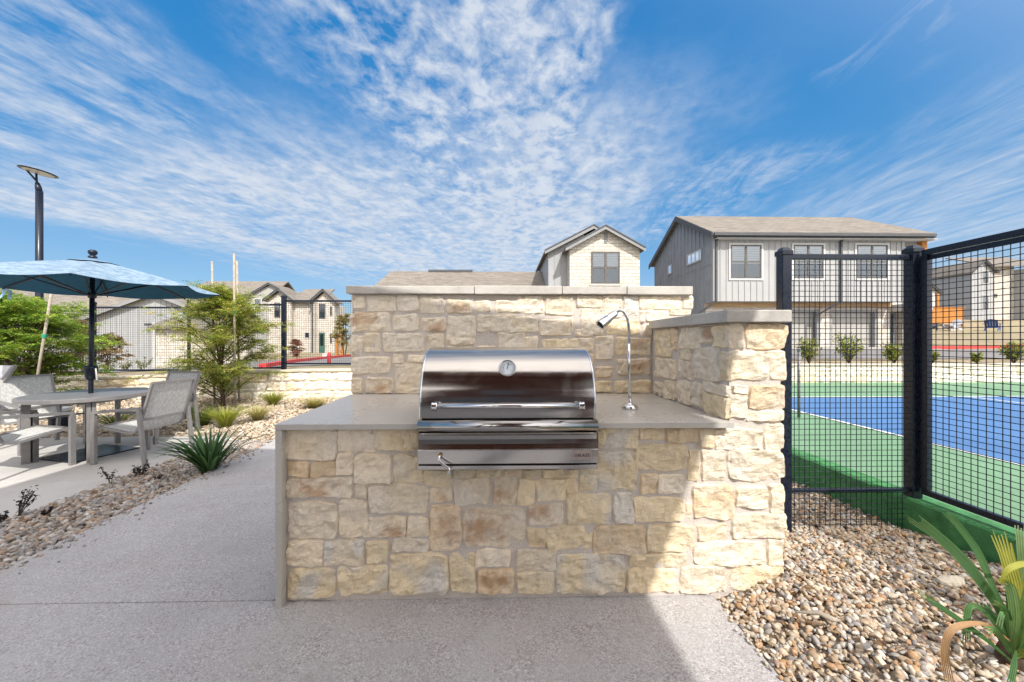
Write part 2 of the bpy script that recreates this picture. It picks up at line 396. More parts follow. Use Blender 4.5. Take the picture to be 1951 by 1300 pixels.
def np_mesh(name, V, Fa, Cc, mats, parent=None, smooth=False):
    me = bpy.data.meshes.new(name); V = np.asarray(V, np.float32); Fa = np.asarray(Fa, np.int32)
    if parent: V = V-np.array(ROOTLOC.get(parent.name, Vector((0,0,0))), np.float32)
    n, k = Fa.shape
    me.vertices.add(len(V)); me.vertices.foreach_set('co', V.ravel())
    me.loops.add(n*k); me.loops.foreach_set('vertex_index', Fa.ravel())
    me.polygons.add(n); me.polygons.foreach_set('loop_start', np.arange(0, n*k, k, dtype=np.int32)); me.polygons.foreach_set('loop_total', np.full(n, k, np.int32))
    me.update(calc_edges=True)
    if Cc is not None:
        at = me.color_attributes.new('Col', 'FLOAT_COLOR', 'POINT')
        C4 = np.ones((len(V), 4), np.float32); C4[:, :3] = Cc; at.data.foreach_set('color', C4.ravel())
    return link_mesh(name, me, parent, smooth, mats)
def children(o): return [c for c in bpy.data.objects if c.parent == o]
def copy_tree(o, parent=None):
    c = o.copy(); COL.objects.link(c); ROOTLOC[c.name] = ROOTLOC.get(o.name, Vector((0,0,0)))
    if parent: c.parent = parent
    for ch in children(o): copy_tree(ch, c)
    return c
def struct(o, label, cat='ground'): return tag(o, label, cat, None, 'structure')
SUN_E=5.0; SKY_S=0.15; FILL_GLOW=1.9; PVX0, PVX1, PVY, PVZ0, PVZ1, PVB = -2.96, 2.31, .3, 4.98, 4.21, -3.9
# ------------------------------------------------------------------ camera, light, sky
cam = bpy.data.cameras.new('camera'); camo = bpy.data.objects.new('camera', cam); COL.objects.link(camo)
camo.location = (0, 0, EYE); camo.rotation_euler = (R(90), 0, -YAW)
cam.sensor_width = 36; cam.lens = F/1951*36; cam.clip_start = .02; cam.clip_end = 3000
scene.camera = camo
L = Vector((-.37, .92, -1.0)).normalized()
sun = bpy.data.lights.new('sun', 'SUN'); sun.energy = SUN_E; sun.angle = R(.55); sun.color = (1, .965, .91)
so = bpy.data.objects.new('sun', sun); COL.objects.link(so); so.rotation_euler = L.to_track_quat('-Z', 'Y').to_euler(); so.location = (6, -12, 14)
w = bpy.data.worlds.new('World'); scene.world = w; w.use_nodes = True
nt = NT(w.node_tree); bg = nt.n['Background']; bg.inputs['Strength'].default_value = SKY_S
sky = nt.new('ShaderNodeTexSky', sky_type='NISHITA'); sky.sun_disc = False
sky.sun_elevation = math.asin(-L.z); sky.sun_rotation = math.atan2(-L.x, -L.y); sky.air_density = 1.0; sky.dust_density = .6; sky.ozone_density = 2.2
hs = nt.new('ShaderNodeHueSaturation'); hs.inputs['Saturation'].default_value = 1.42; hs.inputs['Value'].default_value = 1.35; hs.inputs['Hue'].default_value = .492
nt.link(sky.outputs[0], hs.inputs['Color'])
dirv = nt.new('ShaderNodeTexCoord').outputs['Generated']
sx = nt.new('ShaderNodeSeparateXYZ'); nt.link(dirv, sx.inputs[0])
ca = R(9.5)     # heading of the cirrus bands
X0, Y0, Z0 = sx.outputs
zc = nt.math('MAXIMUM', Z0, .015)
along = nt.math('ADD', nt.math('MULTIPLY', X0, math.sin(ca)), nt.math('MULTIPLY', Y0, math.cos(ca)))
cross = nt.math('SUBTRACT', nt.math('MULTIPLY', X0, math.cos(ca)), nt.math('MULTIPLY', Y0, math.sin(ca)))
v = nt.math('DIVIDE', along, zc); u = nt.math('DIVIDE', cross, zc)
def comb(a, b, c=0.0):
    n = nt.new('ShaderNodeCombineXYZ')
    for i, q in enumerate((a, b, c)):
        if isinstance(q, (int, float)): n.inputs[i].default_value = q
        else: nt.link(q, n.inputs[i])
    return n.outputs[0]
uv = comb(u, v)
streak = nt.noise(nt.mapping(uv, (2.6, .55, 1), (0, 0, R(-6)), (3.1, .4, 0)), 1.0, 8, .60, .8)
wisp = nt.noise(nt.mapping(uv, (7.5, 1.7, 1), (0, 0, R(-10)), (7.7, 2.2, 0)), 1.0, 9, .64, .9)
puff = nt.noise(nt.mapping(uv, (7.6, 6.2, 1), (0, 0, R(15)), (1.4, 5.2, 0)), 1.0, 7, .60, .4)
puff2 = nt.noise(nt.mapping(uv, (17, 12, 1), (0, 0, R(-12)), (4.4, 1.2, 0)), 1.0, 6, .62, .3)
soft = nt.noise(nt.mapping(uv, (1.1, .8, 1), (0, 0, 0), (2.4, 6.2, 0)), 1.0, 5, .55, .5)
def band(x, a, b):      # smooth 0..1 from a to b
    n = nt.new('ShaderNodeMapRange', interpolation_type='SMOOTHSTEP'); n.inputs['From Min'].default_value = a; n.inputs['From Max'].default_value = b
    nt.link(x, n.inputs['Value']); return n.outputs[0]
inv = lambda x: nt.math('SUBTRACT', 1.0, x)
mul = lambda *a: a[0] if len(a) == 1 else nt.math('MULTIPLY', a[0], mul(*a[1:]))
add = lambda a, b: nt.math('ADD', a, b)
mx_ = lambda *a: a[0] if len(a) == 1 else nt.math('MAXIMUM', a[0], mx_(*a[1:]))
wob = mul(nt.math('SUBTRACT', nt.noise(nt.mapping(uv, (1.6, 1.2, 1), (0,0,0), (9, 3, 0)), 1.0, 7, .62), .5), .85)
uw = add(u, wob)
fp = add(mul(puff, .58), mul(puff2, .42))
# mackerel band in the middle
core = mul(band(uw, -1.10, -.72), inv(band(uw, -.02, .24)))
core_m = mul(core, nt.ramp(add(add(mul(fp, .74), mul(soft, .26)), mul(band(v, 1.0, 1.9), .05)), [(.405, .0), (.58, .88)]))
# brushed cirrus on the left
lf = mul(inv(band(uw, -1.50, -1.18)), band(uw, -5.0, -3.2))
left_m = mul(lf, nt.ramp(soft, [(.36, .35), (.55, 1.0)]), nt.ramp(add(mul(streak, .34), add(mul(wisp, .26), mul(fp, .40))), [(.425, .0), (.61, .82)]))
# broad soft sheet low over the houses
edge = add(u, nt.math('SUBTRACT', 4.3+.54*2.87, mul(v, .54)))
lowk = mul(band(add(v, mul(wob, .6)), 1.15, 2.1), band(add(edge, mul(wob, 1.6)), -.25, .75), inv(band(uw, .15, .95)))
low_m = mul(lowk, nt.ramp(add(mul(fp, .5), add(mul(streak, .28), mul(soft, .22))), [(.36, .08), (.55, .90)]))
# thin veils on the right
rk = mul(band(add(uw, mul(wob, .5)), 1.25, 2.25), band(v, 1.35, 1.9))
right_m = mul(rk, nt.ramp(add(mul(wisp, .6), mul(streak, .4)), [(.38, .04), (.66, .58)]))
r2 = mul(band(uw, .3, .6), inv(band(uw, 1.1, 1.7)), band(v, 1.95, 2.35), inv(band(v, 3.4, 4.6)))
right2_m = mul(r2, nt.ramp(add(mul(wisp, .5), mul(fp, .5)), [(.42, 0.), (.62, .55)]))
sp = mul(band(uw, .88, 1.02), inv(band(uw, 1.16, 1.32)), band(v, 1.1, 1.25), inv(band(v, 1.5, 1.7)), nt.ramp(wisp, [(.50, 0.), (.72, .32)]))
m = mx_(core_m, left_m, low_m, right_m, right2_m, sp)
m = mul(m, band(Z0, .0, .09))
cc = nt.ramp(add(mul(puff, .6), mul(wisp, .4)), [(.35, (3.9, 4.4, 5.2)), (.62, (5.0, 5.35, 5.9))])
grad = nt.ramp(Z0, [(0.0, (2.35, 3.35, 4.75)), (.10, (1.95, 3.15, 4.75)), (.30, (.72, 2.2, 4.4)), (.55, (.28, 1.7, 4.15)), (.75, (.20, 1.45, 3.8)), (1.0, (.3, 1.4, 3.6))])
haze = nt.mix(.8, hs.outputs[0], grad)
skyc = nt.mix(m, haze, cc)
# broad glow added to the sky around the sun to lift the shaded fronts
sdir = (-L).normalized()
dt_ = nt.new('ShaderNodeVectorMath', operation='DOT_PRODUCT'); nt.link(dirv, dt_.inputs[0]); dt_.inputs[1].default_value = sdir
glow = nt.math('POWER', nt.math('MAXIMUM', dt_.outputs['Value'], 0.0), 2.0)
nt.link(nt.mix(nt.math('MULTIPLY', glow, FILL_GLOW), skyc, (13.6, 11.6, 9.2), 'ADD'), bg.inputs['Color'])
scene.view_settings.view_transform = 'Standard'; scene.view_settings.look = 'None'; scene.view_settings.exposure = 0; scene.view_settings.gamma = 1
scene.cycles.max_bounces = 8; scene.cycles.transparent_max_bounces = 12; scene.cycles.caustics_reflective = False; scene.cycles.caustics_refractive = False
scene.cycles.use_denoising = True; scene.cycles.sample_clamp_indirect = 6
# ------------------------------------------------------------------ terrain
def wall_top(x): return float(np.interp(x, [-14, -10, -8, -5, 1], [.46, .52, .58, .71, .74]))
def H(x, y):
    if x <= 1.25:
        if y <= 8.62: return -.22
        a = wall_top(x)-.03
        b = float(np.interp(x, [-30, -14, -10, 2], [-.45, -.35, .4, .5]))
        return float(np.interp(y, [8.7, 13, 22, 38, 60, 120, 600], [a, (a+b)/2+.1, b, .2, .2, .4, 1.0]))
    if y <= 9.55: return -.22
    base = float(np.interp(y, [9.6, 13, 19, 30, 60, 120, 600], [.70, .84, 1.0, 1.05, 1.1, 1.1, 1.1]))
    r = sstep(19.5, 25, x)*float(np.interp(y, [18, 38, 46, 60, 130, 600], [0, 1.36, 3.3, 4.0, 4.2, 3.0]))
    return base+r
xs = [-400,-200,-100,-60,-40,-30,-25,-20,-17,-14,-12,-10,-8,-6.5,-5,-4,-3,-1.5,0,1.2,1.3,2.2,3,4.5,6,8,10,12,14,16,18,19.5,20.5,21.5,23,25,28,32,36,42,50,60,80,120,200,400]
ys = [-400,-100,-40,-20,-8,0,5,8.6,8.72,9.5,9.62,10.5,11.5,13,15,17,19,21,22,24,26,30,34,38,42,50,60,80,120,200,350,600]
mb = MB(); mb.add([(x,y,H(x,y)) for y in ys for x in xs], [(j*len(xs)+i, j*len(xs)+i+1, (j+1)*len(xs)+i+1, (j+1)*len(xs)+i) for j in range(len(ys)-1) for i in range(len(xs)-1)])
struct(mb.build('ground', 'dry_earth', fixn=False), 'dry tan earth and sparse grass around the amenity area and houses')
def drape(name, x0, x1, y0, y1, m, dz, label, cat='road', clip=None):
    X = sorted(set([x0, x1]+[x for x in xs if x0 < x < x1])); Y = sorted(set([y0, y1]+[y for y in ys if y0 < y < y1]))
    mb = MB(); mb.add([(x,y,H(x,y)+dz) for y in Y for x in X], [(j*len(X)+i, j*len(X)+i+1, (j+1)*len(X)+i+1, (j+1)*len(X)+i) for j in range(len(Y)-1) for i in range(len(X)-1)])
    return struct(mb.build(name, m, fixn=False), label, cat)
drape('road', -14, 1.2, 10.5, 22, 'asphalt', .02, 'grey asphalt lane beyond the left mesh fence')
drape('road', 1.3, 42, 11.5, 17, 'asphalt', .02, 'grey asphalt lane beyond the sports court retaining wall')
drape('driveway', 9.5, 20.6, 17, 19.9, 'driveway_concrete', .02, 'pale concrete apron in front of the grey townhouse garages', 'driveway')
# ------------------------------------------------------------------ paving
mb = MB()
for y0, y1 in ((-14, -2.2), (-2.194, .2), (.206, 1.986), (1.992, 3.6), (3.606, 5.4), (5.406, 7.4)):
    xl0 = -2.955 - .06*max(0, y0-2.5); xl1 = -2.955-.06*max(0, y1-2.5); xr = 1.11 if y1 < 3.7 else -1.25
    if y0 > 1.95: xr = -1.2
    if y1 < -2: xl0 = xl1 = -12; xr = 10  # unseen slab behind the viewer, widened to bounce light forward
    mb.prism([(xl0,y0,0), (xr,y0,0), (xr,y1,0), (xl1,y1,0)], (0,0,-.14))
struct(mb.build('path', 'aggregate_concrete', bevel=.004), 'exposed aggregate concrete path around the stone grill island', 'path')
mb = MB()
for x0, x1 in ((-13, -9.8), (-9.795, -6.8), (-6.795, -3.84)):
    for y0, y1 in ((-2, 1.6), (1.606, 3.95), (3.956, 5.75)):
        mb.box(x0, x1, y0, y1, -.22, -.08)
struct(mb.build('patio', 'patio_concrete', bevel=.004), 'smooth pale concrete patio under the dining table', 'patio')
# ------------------------------------------------------------------ stonework
CREAM = (.93,.80,.62); YEL = (.92,.76,.51); OCH = (.85,.66,.44); WHI = (.92,.86,.76); GRC = (.91,.81,.665); RUST = (.44,.20,.075)
CT = {'c': CREAM, 'y': YEL, 'o': OCH, 'w': WHI, 'g': GRC, 'r': CREAM, 'R': CREAM}
def stone(mb, place, u0, u1, z0, z1, typ, seed, bulge=.0115, res=.0115, sink=-.004, wob=.014):
    """one rough faced block; place(u, z, h) gives the point at height h above the wall face"""
    W = u1-u0; Hh = z1-z0
    nx = max(5, min(38, int(W/res))); nz = max(5, min(28, int(Hh/res)))
    rr = random.Random(seed); o = Vector((rr.uniform(0,90), rr.uniform(0,90), rr.uniform(0,90)))
    base = CT[typ[0]]; k = rr.uniform(.88, 1.1); base = tuple(c*k for c in base)
    corner = rr.uniform(.16, .30); px_ = rr.uniform(-.35, .35); pz_ = rr.uniform(-.35, .35)
    tl = (rr.uniform(-.5,.5), rr.uniform(-.5,.5)); vs = []; cs = []
    for j in range(nz+1):
        for i in range(nx+1):
            s = 2*i/nx-1; t = 2*j/nz-1
            s = math.copysign(abs(s)**.72, s); t = math.copysign(abs(t)**.72, t)
            e = max(abs(s), abs(t)); q = min(abs(s), abs(t))
            shrink = 1-corner*.5*(q*e)**5*min(1, .16/max(.05, min(W, Hh)))
            pu = (s*shrink*.5+.5)*W+u0; pz = (t*shrink*.5+.5)*Hh+z0
            n = noise.noise_vector(Vector((pu*9, pz*9, 0))+o)
            n2 = noise.noise_vector(Vector((pu*28, pz*28, 5))+o)
            pu += (n.x*wob+n2.x*wob*.45)*e; pz += (n.y*wob+n2.y*wob*.45)*e
            dist = min((1-abs(s))*W, (1-abs(t))*Hh)/2
            edge = min(1, dist/.008)
            fr = noise.fractal(Vector((pu*13, pz*16, 2))+o, .8, 2.1, 5)
            rid = abs(noise.noise(Vector((pu*7+pz*4, pz*9-pu*3, 8))+o))
            vq = Vector((pu*15, pz*19, 4))+o; vd = noise.voronoi(vq+n*.5)[0]
            h = sink+(bulge-sink)*edge + edge*bulge*(fr*.95 - max(0, .15-rid)*3.4 + .5*(tl[0]*s+tl[1]*t) + .9*(vd[0]-.45) - max(0, .10-(vd[1]-vd[0]))*2.2 + .35*n2.z)
            vs.append(place(pu, pz, max(sink, h)))
            col = base
            if typ[0] in 'rR' or 'r' in typ[1:]:
                d = math.hypot((s-px_)/.75, (t-pz_)/.8); amt = 1.15 if typ[0] == 'R' else .95
                f = max(0, min(1, amt*(1.25-d)+.9*noise.fractal(Vector((pu*20, pz*20, 1))+o, .9, 2, 4)))
                f = f*f*(3-2*f)*.66
                rc = RUST if rr.random() < 2 else RUST
                col = tuple(lerp(a, b, f) for a, b in zip(col, rc))
            tint = noise.fractal(Vector((pu*5, pz*5, 3))+o, .9, 2, 3)
            tgt = YEL if tint > 0 else WHI
            f = min(.45, abs(tint)*.6); col = tuple(lerp(a, b, f) for a, b in zip(col, tgt))
            if 'w' in typ[1:]:
                f = max(0, min(.8, 1.5*noise.noise(Vector((pu*8, pz*8, 6))+o)+.15)); col = tuple(lerp(a, b, f) for a, b in zip(col, (.75,.73,.69)))
            cs.append(col)
    fs = [(j*(nx+1)+i, j*(nx+1)+i+1, (j+1)*(nx+1)+i+1, (j+1)*(nx+1)+i) for j in range(nz) for i in range(nx)]
    mb.mi = 0; mb.add(vs, fs, cs)
def zoomlist(txt, ox, oy, sc):
    out = []
    for ln in txt.strip().split(';'):
        p = ln.strip().split(',')
        if len(p) < 4: continue
        a = [float(q) for q in p[:4]]; out.append((ox+a[0]/sc, oy+a[1]/sc, ox+a[2]/sc, oy+a[3]/sc, p[4].strip() if len(p) > 4 else 'c'))
    return out
YF = 1.985; YB = 3.03; XI = 1.20
front = zoomlist("""150,65,480,262,c;497,65,733,208,c;742,62,1025,200,y;165,280,300,368,o;312,275,470,370,o;487,220,573,362,c;597,230,838,410,c;862,240,1045,412,y;
157,380,582,508,r;603,432,672,512,c;693,438,1075,603,c;1062,330,1228,440,y;1097,465,1240,540,r;1250,322,1395,375,y;1402,325,1555,372,y;1588,325,1690,372,o;
1250,388,1472,553,c;1505,395,1652,555,R;165,545,487,768,c;505,525,683,768,c;693,640,935,762,r;950,640,1075,765,c;1097,560,1285,848,or;1315,588,1708,825,cr;
162,790,390,960,c;405,790,645,950,cw;680,800,805,938,y;852,790,1075,862,c;165,975,465,1165,yw;495,955,812,1145,yw;835,885,1195,1135,yw;1228,880,1382,1130,y;
1397,855,1612,960,c;1412,985,1630,1135,or;1672,390,1771,553,y;1060,90,1330,200,y;1350,90,1690,200,c;1060,215,1330,315,y;1350,215,1690,315,c""", 500, 800, 3.422)
front += zoomlist("""480,55,742,185,yw;748,55,915,130,y;925,50,1135,145,o;1145,60,1240,180,y;1250,70,1545,190,c;1568,40,1690,200,c;360,215,730,460,yw;730,165,1060,330,y;1075,205,1140,390,y;
1155,205,1312,395,c;1330,205,1695,395,c;15,330,108,380,y;125,325,340,382,y;275,393,335,475,o;82,390,262,530,y;755,362,858,480,o;875,362,1045,472,g;
30,560,245,688,r;275,488,560,688,yw;590,485,700,672,w;718,515,1040,662,y;1100,430,1360,640,ow;1385,440,1575,580,c;1603,435,1690,605,c;22,720,135,830,o;145,700,440,848,y;
455,700,790,875,o;805,695,1095,860,y;1130,690,1320,790,o;1365,620,1700,775,c;-52,855,205,990,c;215,885,650,1140,yw;685,880,1060,960,y;1110,805,1570,950,c;1590,795,1690,950,c;
-48,1005,190,1140,y;680,980,985,1150,y;1015,970,1315,1150,c;1350,965,1690,1140,y;1060,560,1090,640,c""", 1000, 800, 3.42)
frontpier = zoomlist("""1145,470,1255,640,c;1272,462,1575,650,oc;1140,670,1440,885,c;1455,662,1560,865,c;1300,930,1560,1100,o;1180,925,1288,985,c;1150,1000,1275,1165,c;1285,1125,1550,1195,c;1150,900,1280,915,c""", 1100, 500, 3.939)
back = zoomlist("""668,250,755,342,c;778,245,990,367,g;1005,247,1155,362,g;1168,250,1345,383,g;1365,280,1555,375,r;1578,285,1700,372,c;1728,288,1895,372,g;
652,378,945,515,R;967,390,1158,508,g;1182,415,1355,515,r;1370,400,1578,612,g;1595,390,1880,515,c;662,540,735,680,c;755,530,872,665,c;892,525,1200,668,g;1222,540,1345,660,c;
1595,630,1720,660,c;1745,530,1951,660,c;662,705,950,830,c;965,690,1045,750,c;1075,690,1200,745,c;985,755,1215,980,c;658,862,740,980,c;765,860,965,978,r;1370,630,1578,700,c""", 500, 500, 3.902)
back += [(985,564,1035,598,'g'),(1040,566,1092,600,'c'),(946,604,1025,634,'g'),(1000,642,1024,668,'c'),(1030,608,1092,640,'c'),(1033,646,1131,668,'y'),(1097,630,1128,640,'c'),
 (1150,568,1180,600,'c'),(830,690,930,745,'c'),(940,690,1040,745,'y'),(1050,690,1110,745,'c')]
back += zoomlist("""0,250,185,340,c;25,350,190,545,c;195,245,330,340,c;345,255,460,400,w;200,350,330,420,w;470,255,785,355,c;795,260,862,350,c;520,365,690,450,w;698,362,860,395,c;
220,430,470,540,y;490,470,560,550,c;0,570,120,665,c;140,555,270,735,c;290,565,555,695,yr;140,785,265,865,o;300,725,555,845,r;0,690,120,770,o;135,895,260,980,y;290,890,555,980,y;
590,460,700,540,c;720,460,860,540,c;480,365,505,450,c""", 1100, 500, 3.939)
side = zoomlist("""580,505,700,705,y;708,500,752,650,o;765,490,912,640,c;922,490,1010,600,r;1020,478,1118,640,y;580,730,735,865,c;755,745,860,865,r;870,645,1055,880,g;1065,680,1125,880,y;
575,905,635,990,c;645,890,735,1025,y;750,900,850,1060,c;862,905,930,1090,c;945,912,1128,985,c;945,1000,1128,1150,y;760,655,850,735,c""", 1100, 500, 3.939)
kitchen = thing('outdoor_kitchen', 'built-in limestone grill island with grey countertop and raised stone back wall', 'outdoor kitchen', (0, 2.4, 0))
def face_stones(lst, placer, to_uv, seed, **kw):
    mb = MB(); us = []
    for k, (x0,y0,x1,y1,t) in enumerate(lst):
        u0, z1 = to_uv(x0, (y0+y1)/2)[0], to_uv((x0+x1)/2, y0)[1]
        u1, z0 = to_uv(x1, (y0+y1)/2)[0], to_uv((x0+x1)/2, y1)[1]
        if u1 < u0: u0, u1 = u1, u0
        if z1-z0 < .02 or u1-u0 < .02: continue
        stone(mb, placer, u0-.009, u1+.009, max(z0-.009, .012), z1+.009, t, seed+k, **kw)
    return mb
fY = lambda Y: (lambda px, py: ((lambda p: (p.x, p.z))(at_y(px, py, Y-.012))))
def fX(px, py):
    p = at_x(px, py, XI-.012); return (p.y, p.z)
mb = face_stones(front, lambda u, z, h: (u, YF-h, z), fY(YF), 100)
mb.mi = 1; mb.box(-1.135, XI, YF, 2.99, -.05, .896)
mb.build('stone_base', ('limestone', 'mortar'), kitchen, fixn=False)
mb = face_stones(frontpier, lambda u, z, h: (u, YF-h, z), fY(YF), 400)
mb2 = face_stones(side, lambda u, z, h: (XI-h, u, z), fX, 500, bulge=.014)
mb.add(mb2.v, mb2.f, mb2.c)
rr = random.Random(5); z = .2           # right flank of the pier (beside the fence post)
while z < 1.40:
    hh = rr.uniform(.11, .19); y = YF+.01
    while y < 3.3:
        ww = rr.uniform(.14, .34); stone(mb, lambda u, zz, h: (1.478+h, u, zz), y, min(y+ww-.02, 3.36), z, min(z+hh-.02, 1.435), rr.choice('ccyo'), int(z*999+y*77), bulge=.012, res=.03); y += ww
    z += hh
mb.mi = 1; mb.box(XI, 1.478, YF, 3.02, -.05, 1.447); mb.box(1.2, 1.478, 3.02, 3.40, -.05, 1.0)
pier = mb.build('side_wall', ('limestone', 'mortar'), kitchen, fixn=False)
def slab(mb, x0, x1, y0, y1, z0, z1, seed, n=14, amp=.003):
    """slab with a slightly uneven snapped front edge"""
    o = Vector((seed*3.3, seed, 0)); pts = []
    for i in range(n+1):
        t = i/n; k = noise.noise(Vector((t*9, seed, 1)))*amp; k2 = noise.noise(Vector((t*9, seed, 7)))*amp
        pts.append((lerp(x0,x1,t), y0+k, z0+k2*.6, z1+k*.6))
    vs = [];
    for x, y, a, b in pts: vs += [(x,y,a),(x,y,b),(x,y1,b),(x,y1,a)]
    fs = [(i*4+k, (i+1)*4+k, (i+1)*4+(k+1)%4, i*4+(k+1)%4) for i in range(n) for k in range(4)]+[(3,2,1,0), (n*4,n*4+1,n*4+2,n*4+3)]
    mb.add(vs, fs)
mb = MB(); slab(mb, 1.158, 1.505, 1.938, 2.30, 1.449, 1.513, 3); cp = mb.build('cap_slab', 'cap_stone', pier, bevel=.005)
mb = MB(); mb.prism([(1.160,2.304,1.448), (1.505,2.304,1.448), (1.505,3.0,1.448), (1.160,3.0,1.448)], (0,0,.064)); mb.build('cap_slab', 'cap_stone', pier, bevel=.005)
mb = face_stones(back, lambda u, z, h: (u, YB-h, z), fY(YB), 700, res=.019)
rr = random.Random(9); z = .03           # left end of the back wall
while z < 1.68:
    hh = rr.uniform(.11, .19); y = YB-.005
    while y < 3.36:
        ww = rr.uniform(.14, .3); stone(mb, lambda u, zz, h: (-1.205-h, u, zz), y, min(y+ww-.02, 3.37), z, min(z+hh-.02, 1.70), rr.choice('ccyo'), int(z*999+y*77)+3, bulge=.012, res=.03); y += ww
    z += hh
mb.mi = 1; mb.box(-1.205, 1.485, YB, 3.38, -.05, 1.722)
bw = mb.build('back_wall', ('limestone', 'mortar'), kitchen, fixn=False)
edges = [-1.245, -.236, .462, .98, 1.512]
for k in range(4):
    mb = MB(); slab(mb, edges[k]+.002, edges[k+1]-.002, YB-.045-.004*(k % 2), 3.42, 1.7235-.002*(k % 2), 1.785+.003*(k % 2), 20+k); mb.build('cap_slab', 'cap_stone', bw, bevel=.005)
mb = MB(); mb.mi = 0
mb.prism([(-1.158,1.928,.9), (XI-.012,1.928,.9), (XI-.012,3.012,.9), (-1.215,3.012,.9)], (0,0,.028))
mb.box(XI-.012, 1.19, 1.928, 1.968, .9, .928)
mb.build('countertop', 'counter_slab', kitchen, bevel=.003)
mb = MB(); mb.prism([(-1.158,1.93,-.01), (-1.126,1.93,-.01), (-1.184,3.01,-.01), (-1.215,3.01,-.01)], (0,0,.9085)); mb.build('side_panel', 'counter_slab', kitchen, bevel=.002)
# ------------------------------------------------------------------ grill
GX0, GX1 = -.425, .465; GC = (GX0+GX1)/2
grill = thing('barbecue_grill', 'built-in stainless steel barbecue grill with closed curved hood set in the stone counter', 'grill', (GC, 1.98, .715))
def extrude_x(mb, prof, x0, x1, closed=True):
    n = len(prof); vs = [(x, y, z) for x in (x0, x1) for y, z in prof]
    fs = [(i, (i+1) % n, n+(i+1) % n, n+i) for i in range(n if closed else n-1)]
    if closed: fs += [tuple(range(n-1, -1, -1)), tuple(range(n, 2*n))]
    return mb.add(vs, fs)
def spline(pts, n=8):
    out = []; P = [Vector(p) for p in pts]; P = [2*P[0]-P[1]]+P+[2*P[-1]-P[-2]]
    for i in range(1, len(P)-2):
        for k in range(n):
            t = k/n; a, b, c, d = P[i-1:i+3]
            out.append(.5*((2*b)+(c-a)*t+(2*a-5*b+4*c-d)*t*t+(3*b-a-3*c+d)*t**3))
    out.append(P[-2]); return out
lp = [(1.898,.962),(1.899,1.03),(1.914,1.105),(1.950,1.185),(2.010,1.252),(2.090,1.293),(2.19,1.310),(2.36,1.312)]
lps = [(p.x, p.y) for p in spline([(a,b,0) for a,b in lp], 8)]
mb = MB(); prof = lps+[(2.46,1.25),(2.49,.962)]
n = len(prof); vs = [(x, y, z) for x in (GX0+.006, GX1-.006) for y, z in prof]
mb.smooth = True; mb.add(vs, [(i, i+1, n+i+1, n+i) for i in range(n-1)]); mb.smooth = False
for x in (GX0+.007, GX1-.007):
    mb.add([(x, y, z) for y, z in prof], [tuple(range(n))])
lid = mb.build('hood', 'brushed_steel', grill)
for x in (GX0+.004, GX1-.004):
    mb = MB(); mb.smooth = True
    m = len(lps); mb.add([(x+dx, y+dy, z+dz) for y, z in lps for dx, dy, dz in ((-.004,-.002,.001), (.004,-.002,.001), (.004,.02,-.004), (-.004,.02,-.004))],
        [(i*4+k, i*4+(k+1) % 4, (i+1)*4+(k+1) % 4, (i+1)*4+k) for i in range(m-1) for k in range(4)])
    mb.build('hood_trim', 'polished_steel', lid)
mb = MB(); mb.box(GX0+.012, GX1-.012, 1.90, 2.48, .9285, .961); mb.build('firebox', 'dark_gap', grill)
# bullnose bar under the hood
mb = MB(); pr = [(1.875+.030*math.cos(t), .927+.030*math.sin(t)) for t in [R(90+k*10) for k in range(19)]]+[(1.96,.897),(1.96,.957)]
mb.smooth = True; extrude_x(mb, pr, GX0, GX1); mb.sm[-1] = mb.sm[-2] = False; mb.smooth = False
mb.build('front_rail', 'brushed_steel', grill)
mb = MB(); pr = [(1.862,.8965),(1.874,.88),(1.879,.86),(1.876,.838),(1.862,.8165),(1.96,.8165),(1.96,.8965)]
extrude_x(mb, pr, GX0+.002, GX1-.002); mb.build('upper_panel', 'brushed_steel', grill)
mb = MB(); mb.box(GX0, GX1, 1.850, 1.975, .7475, .816); panel = mb.build('front_panel', 'brushed_steel', grill, bevel=.002)
mb = MB(); mb.box(GX0+.004, GX1-.004, 1.868, 1.975, .738, .747); mb.build('shadow_gap', 'dark_gap', grill)
mb = MB(); mb.box(GX0, GX1, 1.858, 1.975, .716, .7378); mb.build('drip_tray', 'brushed_steel', grill, bevel=.003)
# handle
hy, hz = 1.842, 1.032
mb = MB(); mb.smooth = True; mb.tube([(-.335,hy,hz), (.378,hy,hz)], .0105, 20); handle = mb.build('handle', 'polished_steel', lid)
for x in (-.352, .366):
    mb = MB()
    mb.lathe([(.0,0),(.019,.0),(.021,.003),(.021,.010),(.017,.011),(.017,.014),(.021,.015),(.021,.024),(.019,.027),(0,.027)], (x, hy, hz), 20, (1,0,0))
    mb.tube([(x+.0135, hy, hz), (x+.0135, 1.905, hz+.004)], .011, 14)
    mb.build('handle_bracket', 'polished_steel', lid)
# thermometer
tc = at_d(967, 702, 1.965); ax = Vector((0, -.92, .40)).normalized()
mb = MB(); mb.smooth = True; mb.lathe([(.036,-.03),(.046,-.006),(.047,.004),(.045,.010),(.041,.012),(.039,.008)], tc, 40, ax); th = mb.build('thermometer', 'polished_steel', grill)
mb = MB(); mb.lathe([(0,.0078),(.0385,.0078),(.0385,.0082),(0,.0082)], tc, 40, ax); mb.build('dial', 'dial_face', th)
gx = Vector((1,0,0)); gy = ax.cross(gx); ring_ = [tc+ax*.0085+(gx*math.cos(2*math.pi*k/40)+gy*math.sin(2*math.pi*k/40))*.0385 for k in range(41)]
mb = MB(); mb.smooth = True; mb.tube(ring_, .0016, 6, False); mb.build('gasket', 'black_print', th)
ux = Vector((1,0,0)); uy = ax.cross(ux)*-1
if uy.z < 0: uy = -uy
mb = MB(); c0 = tc+ax*.0088
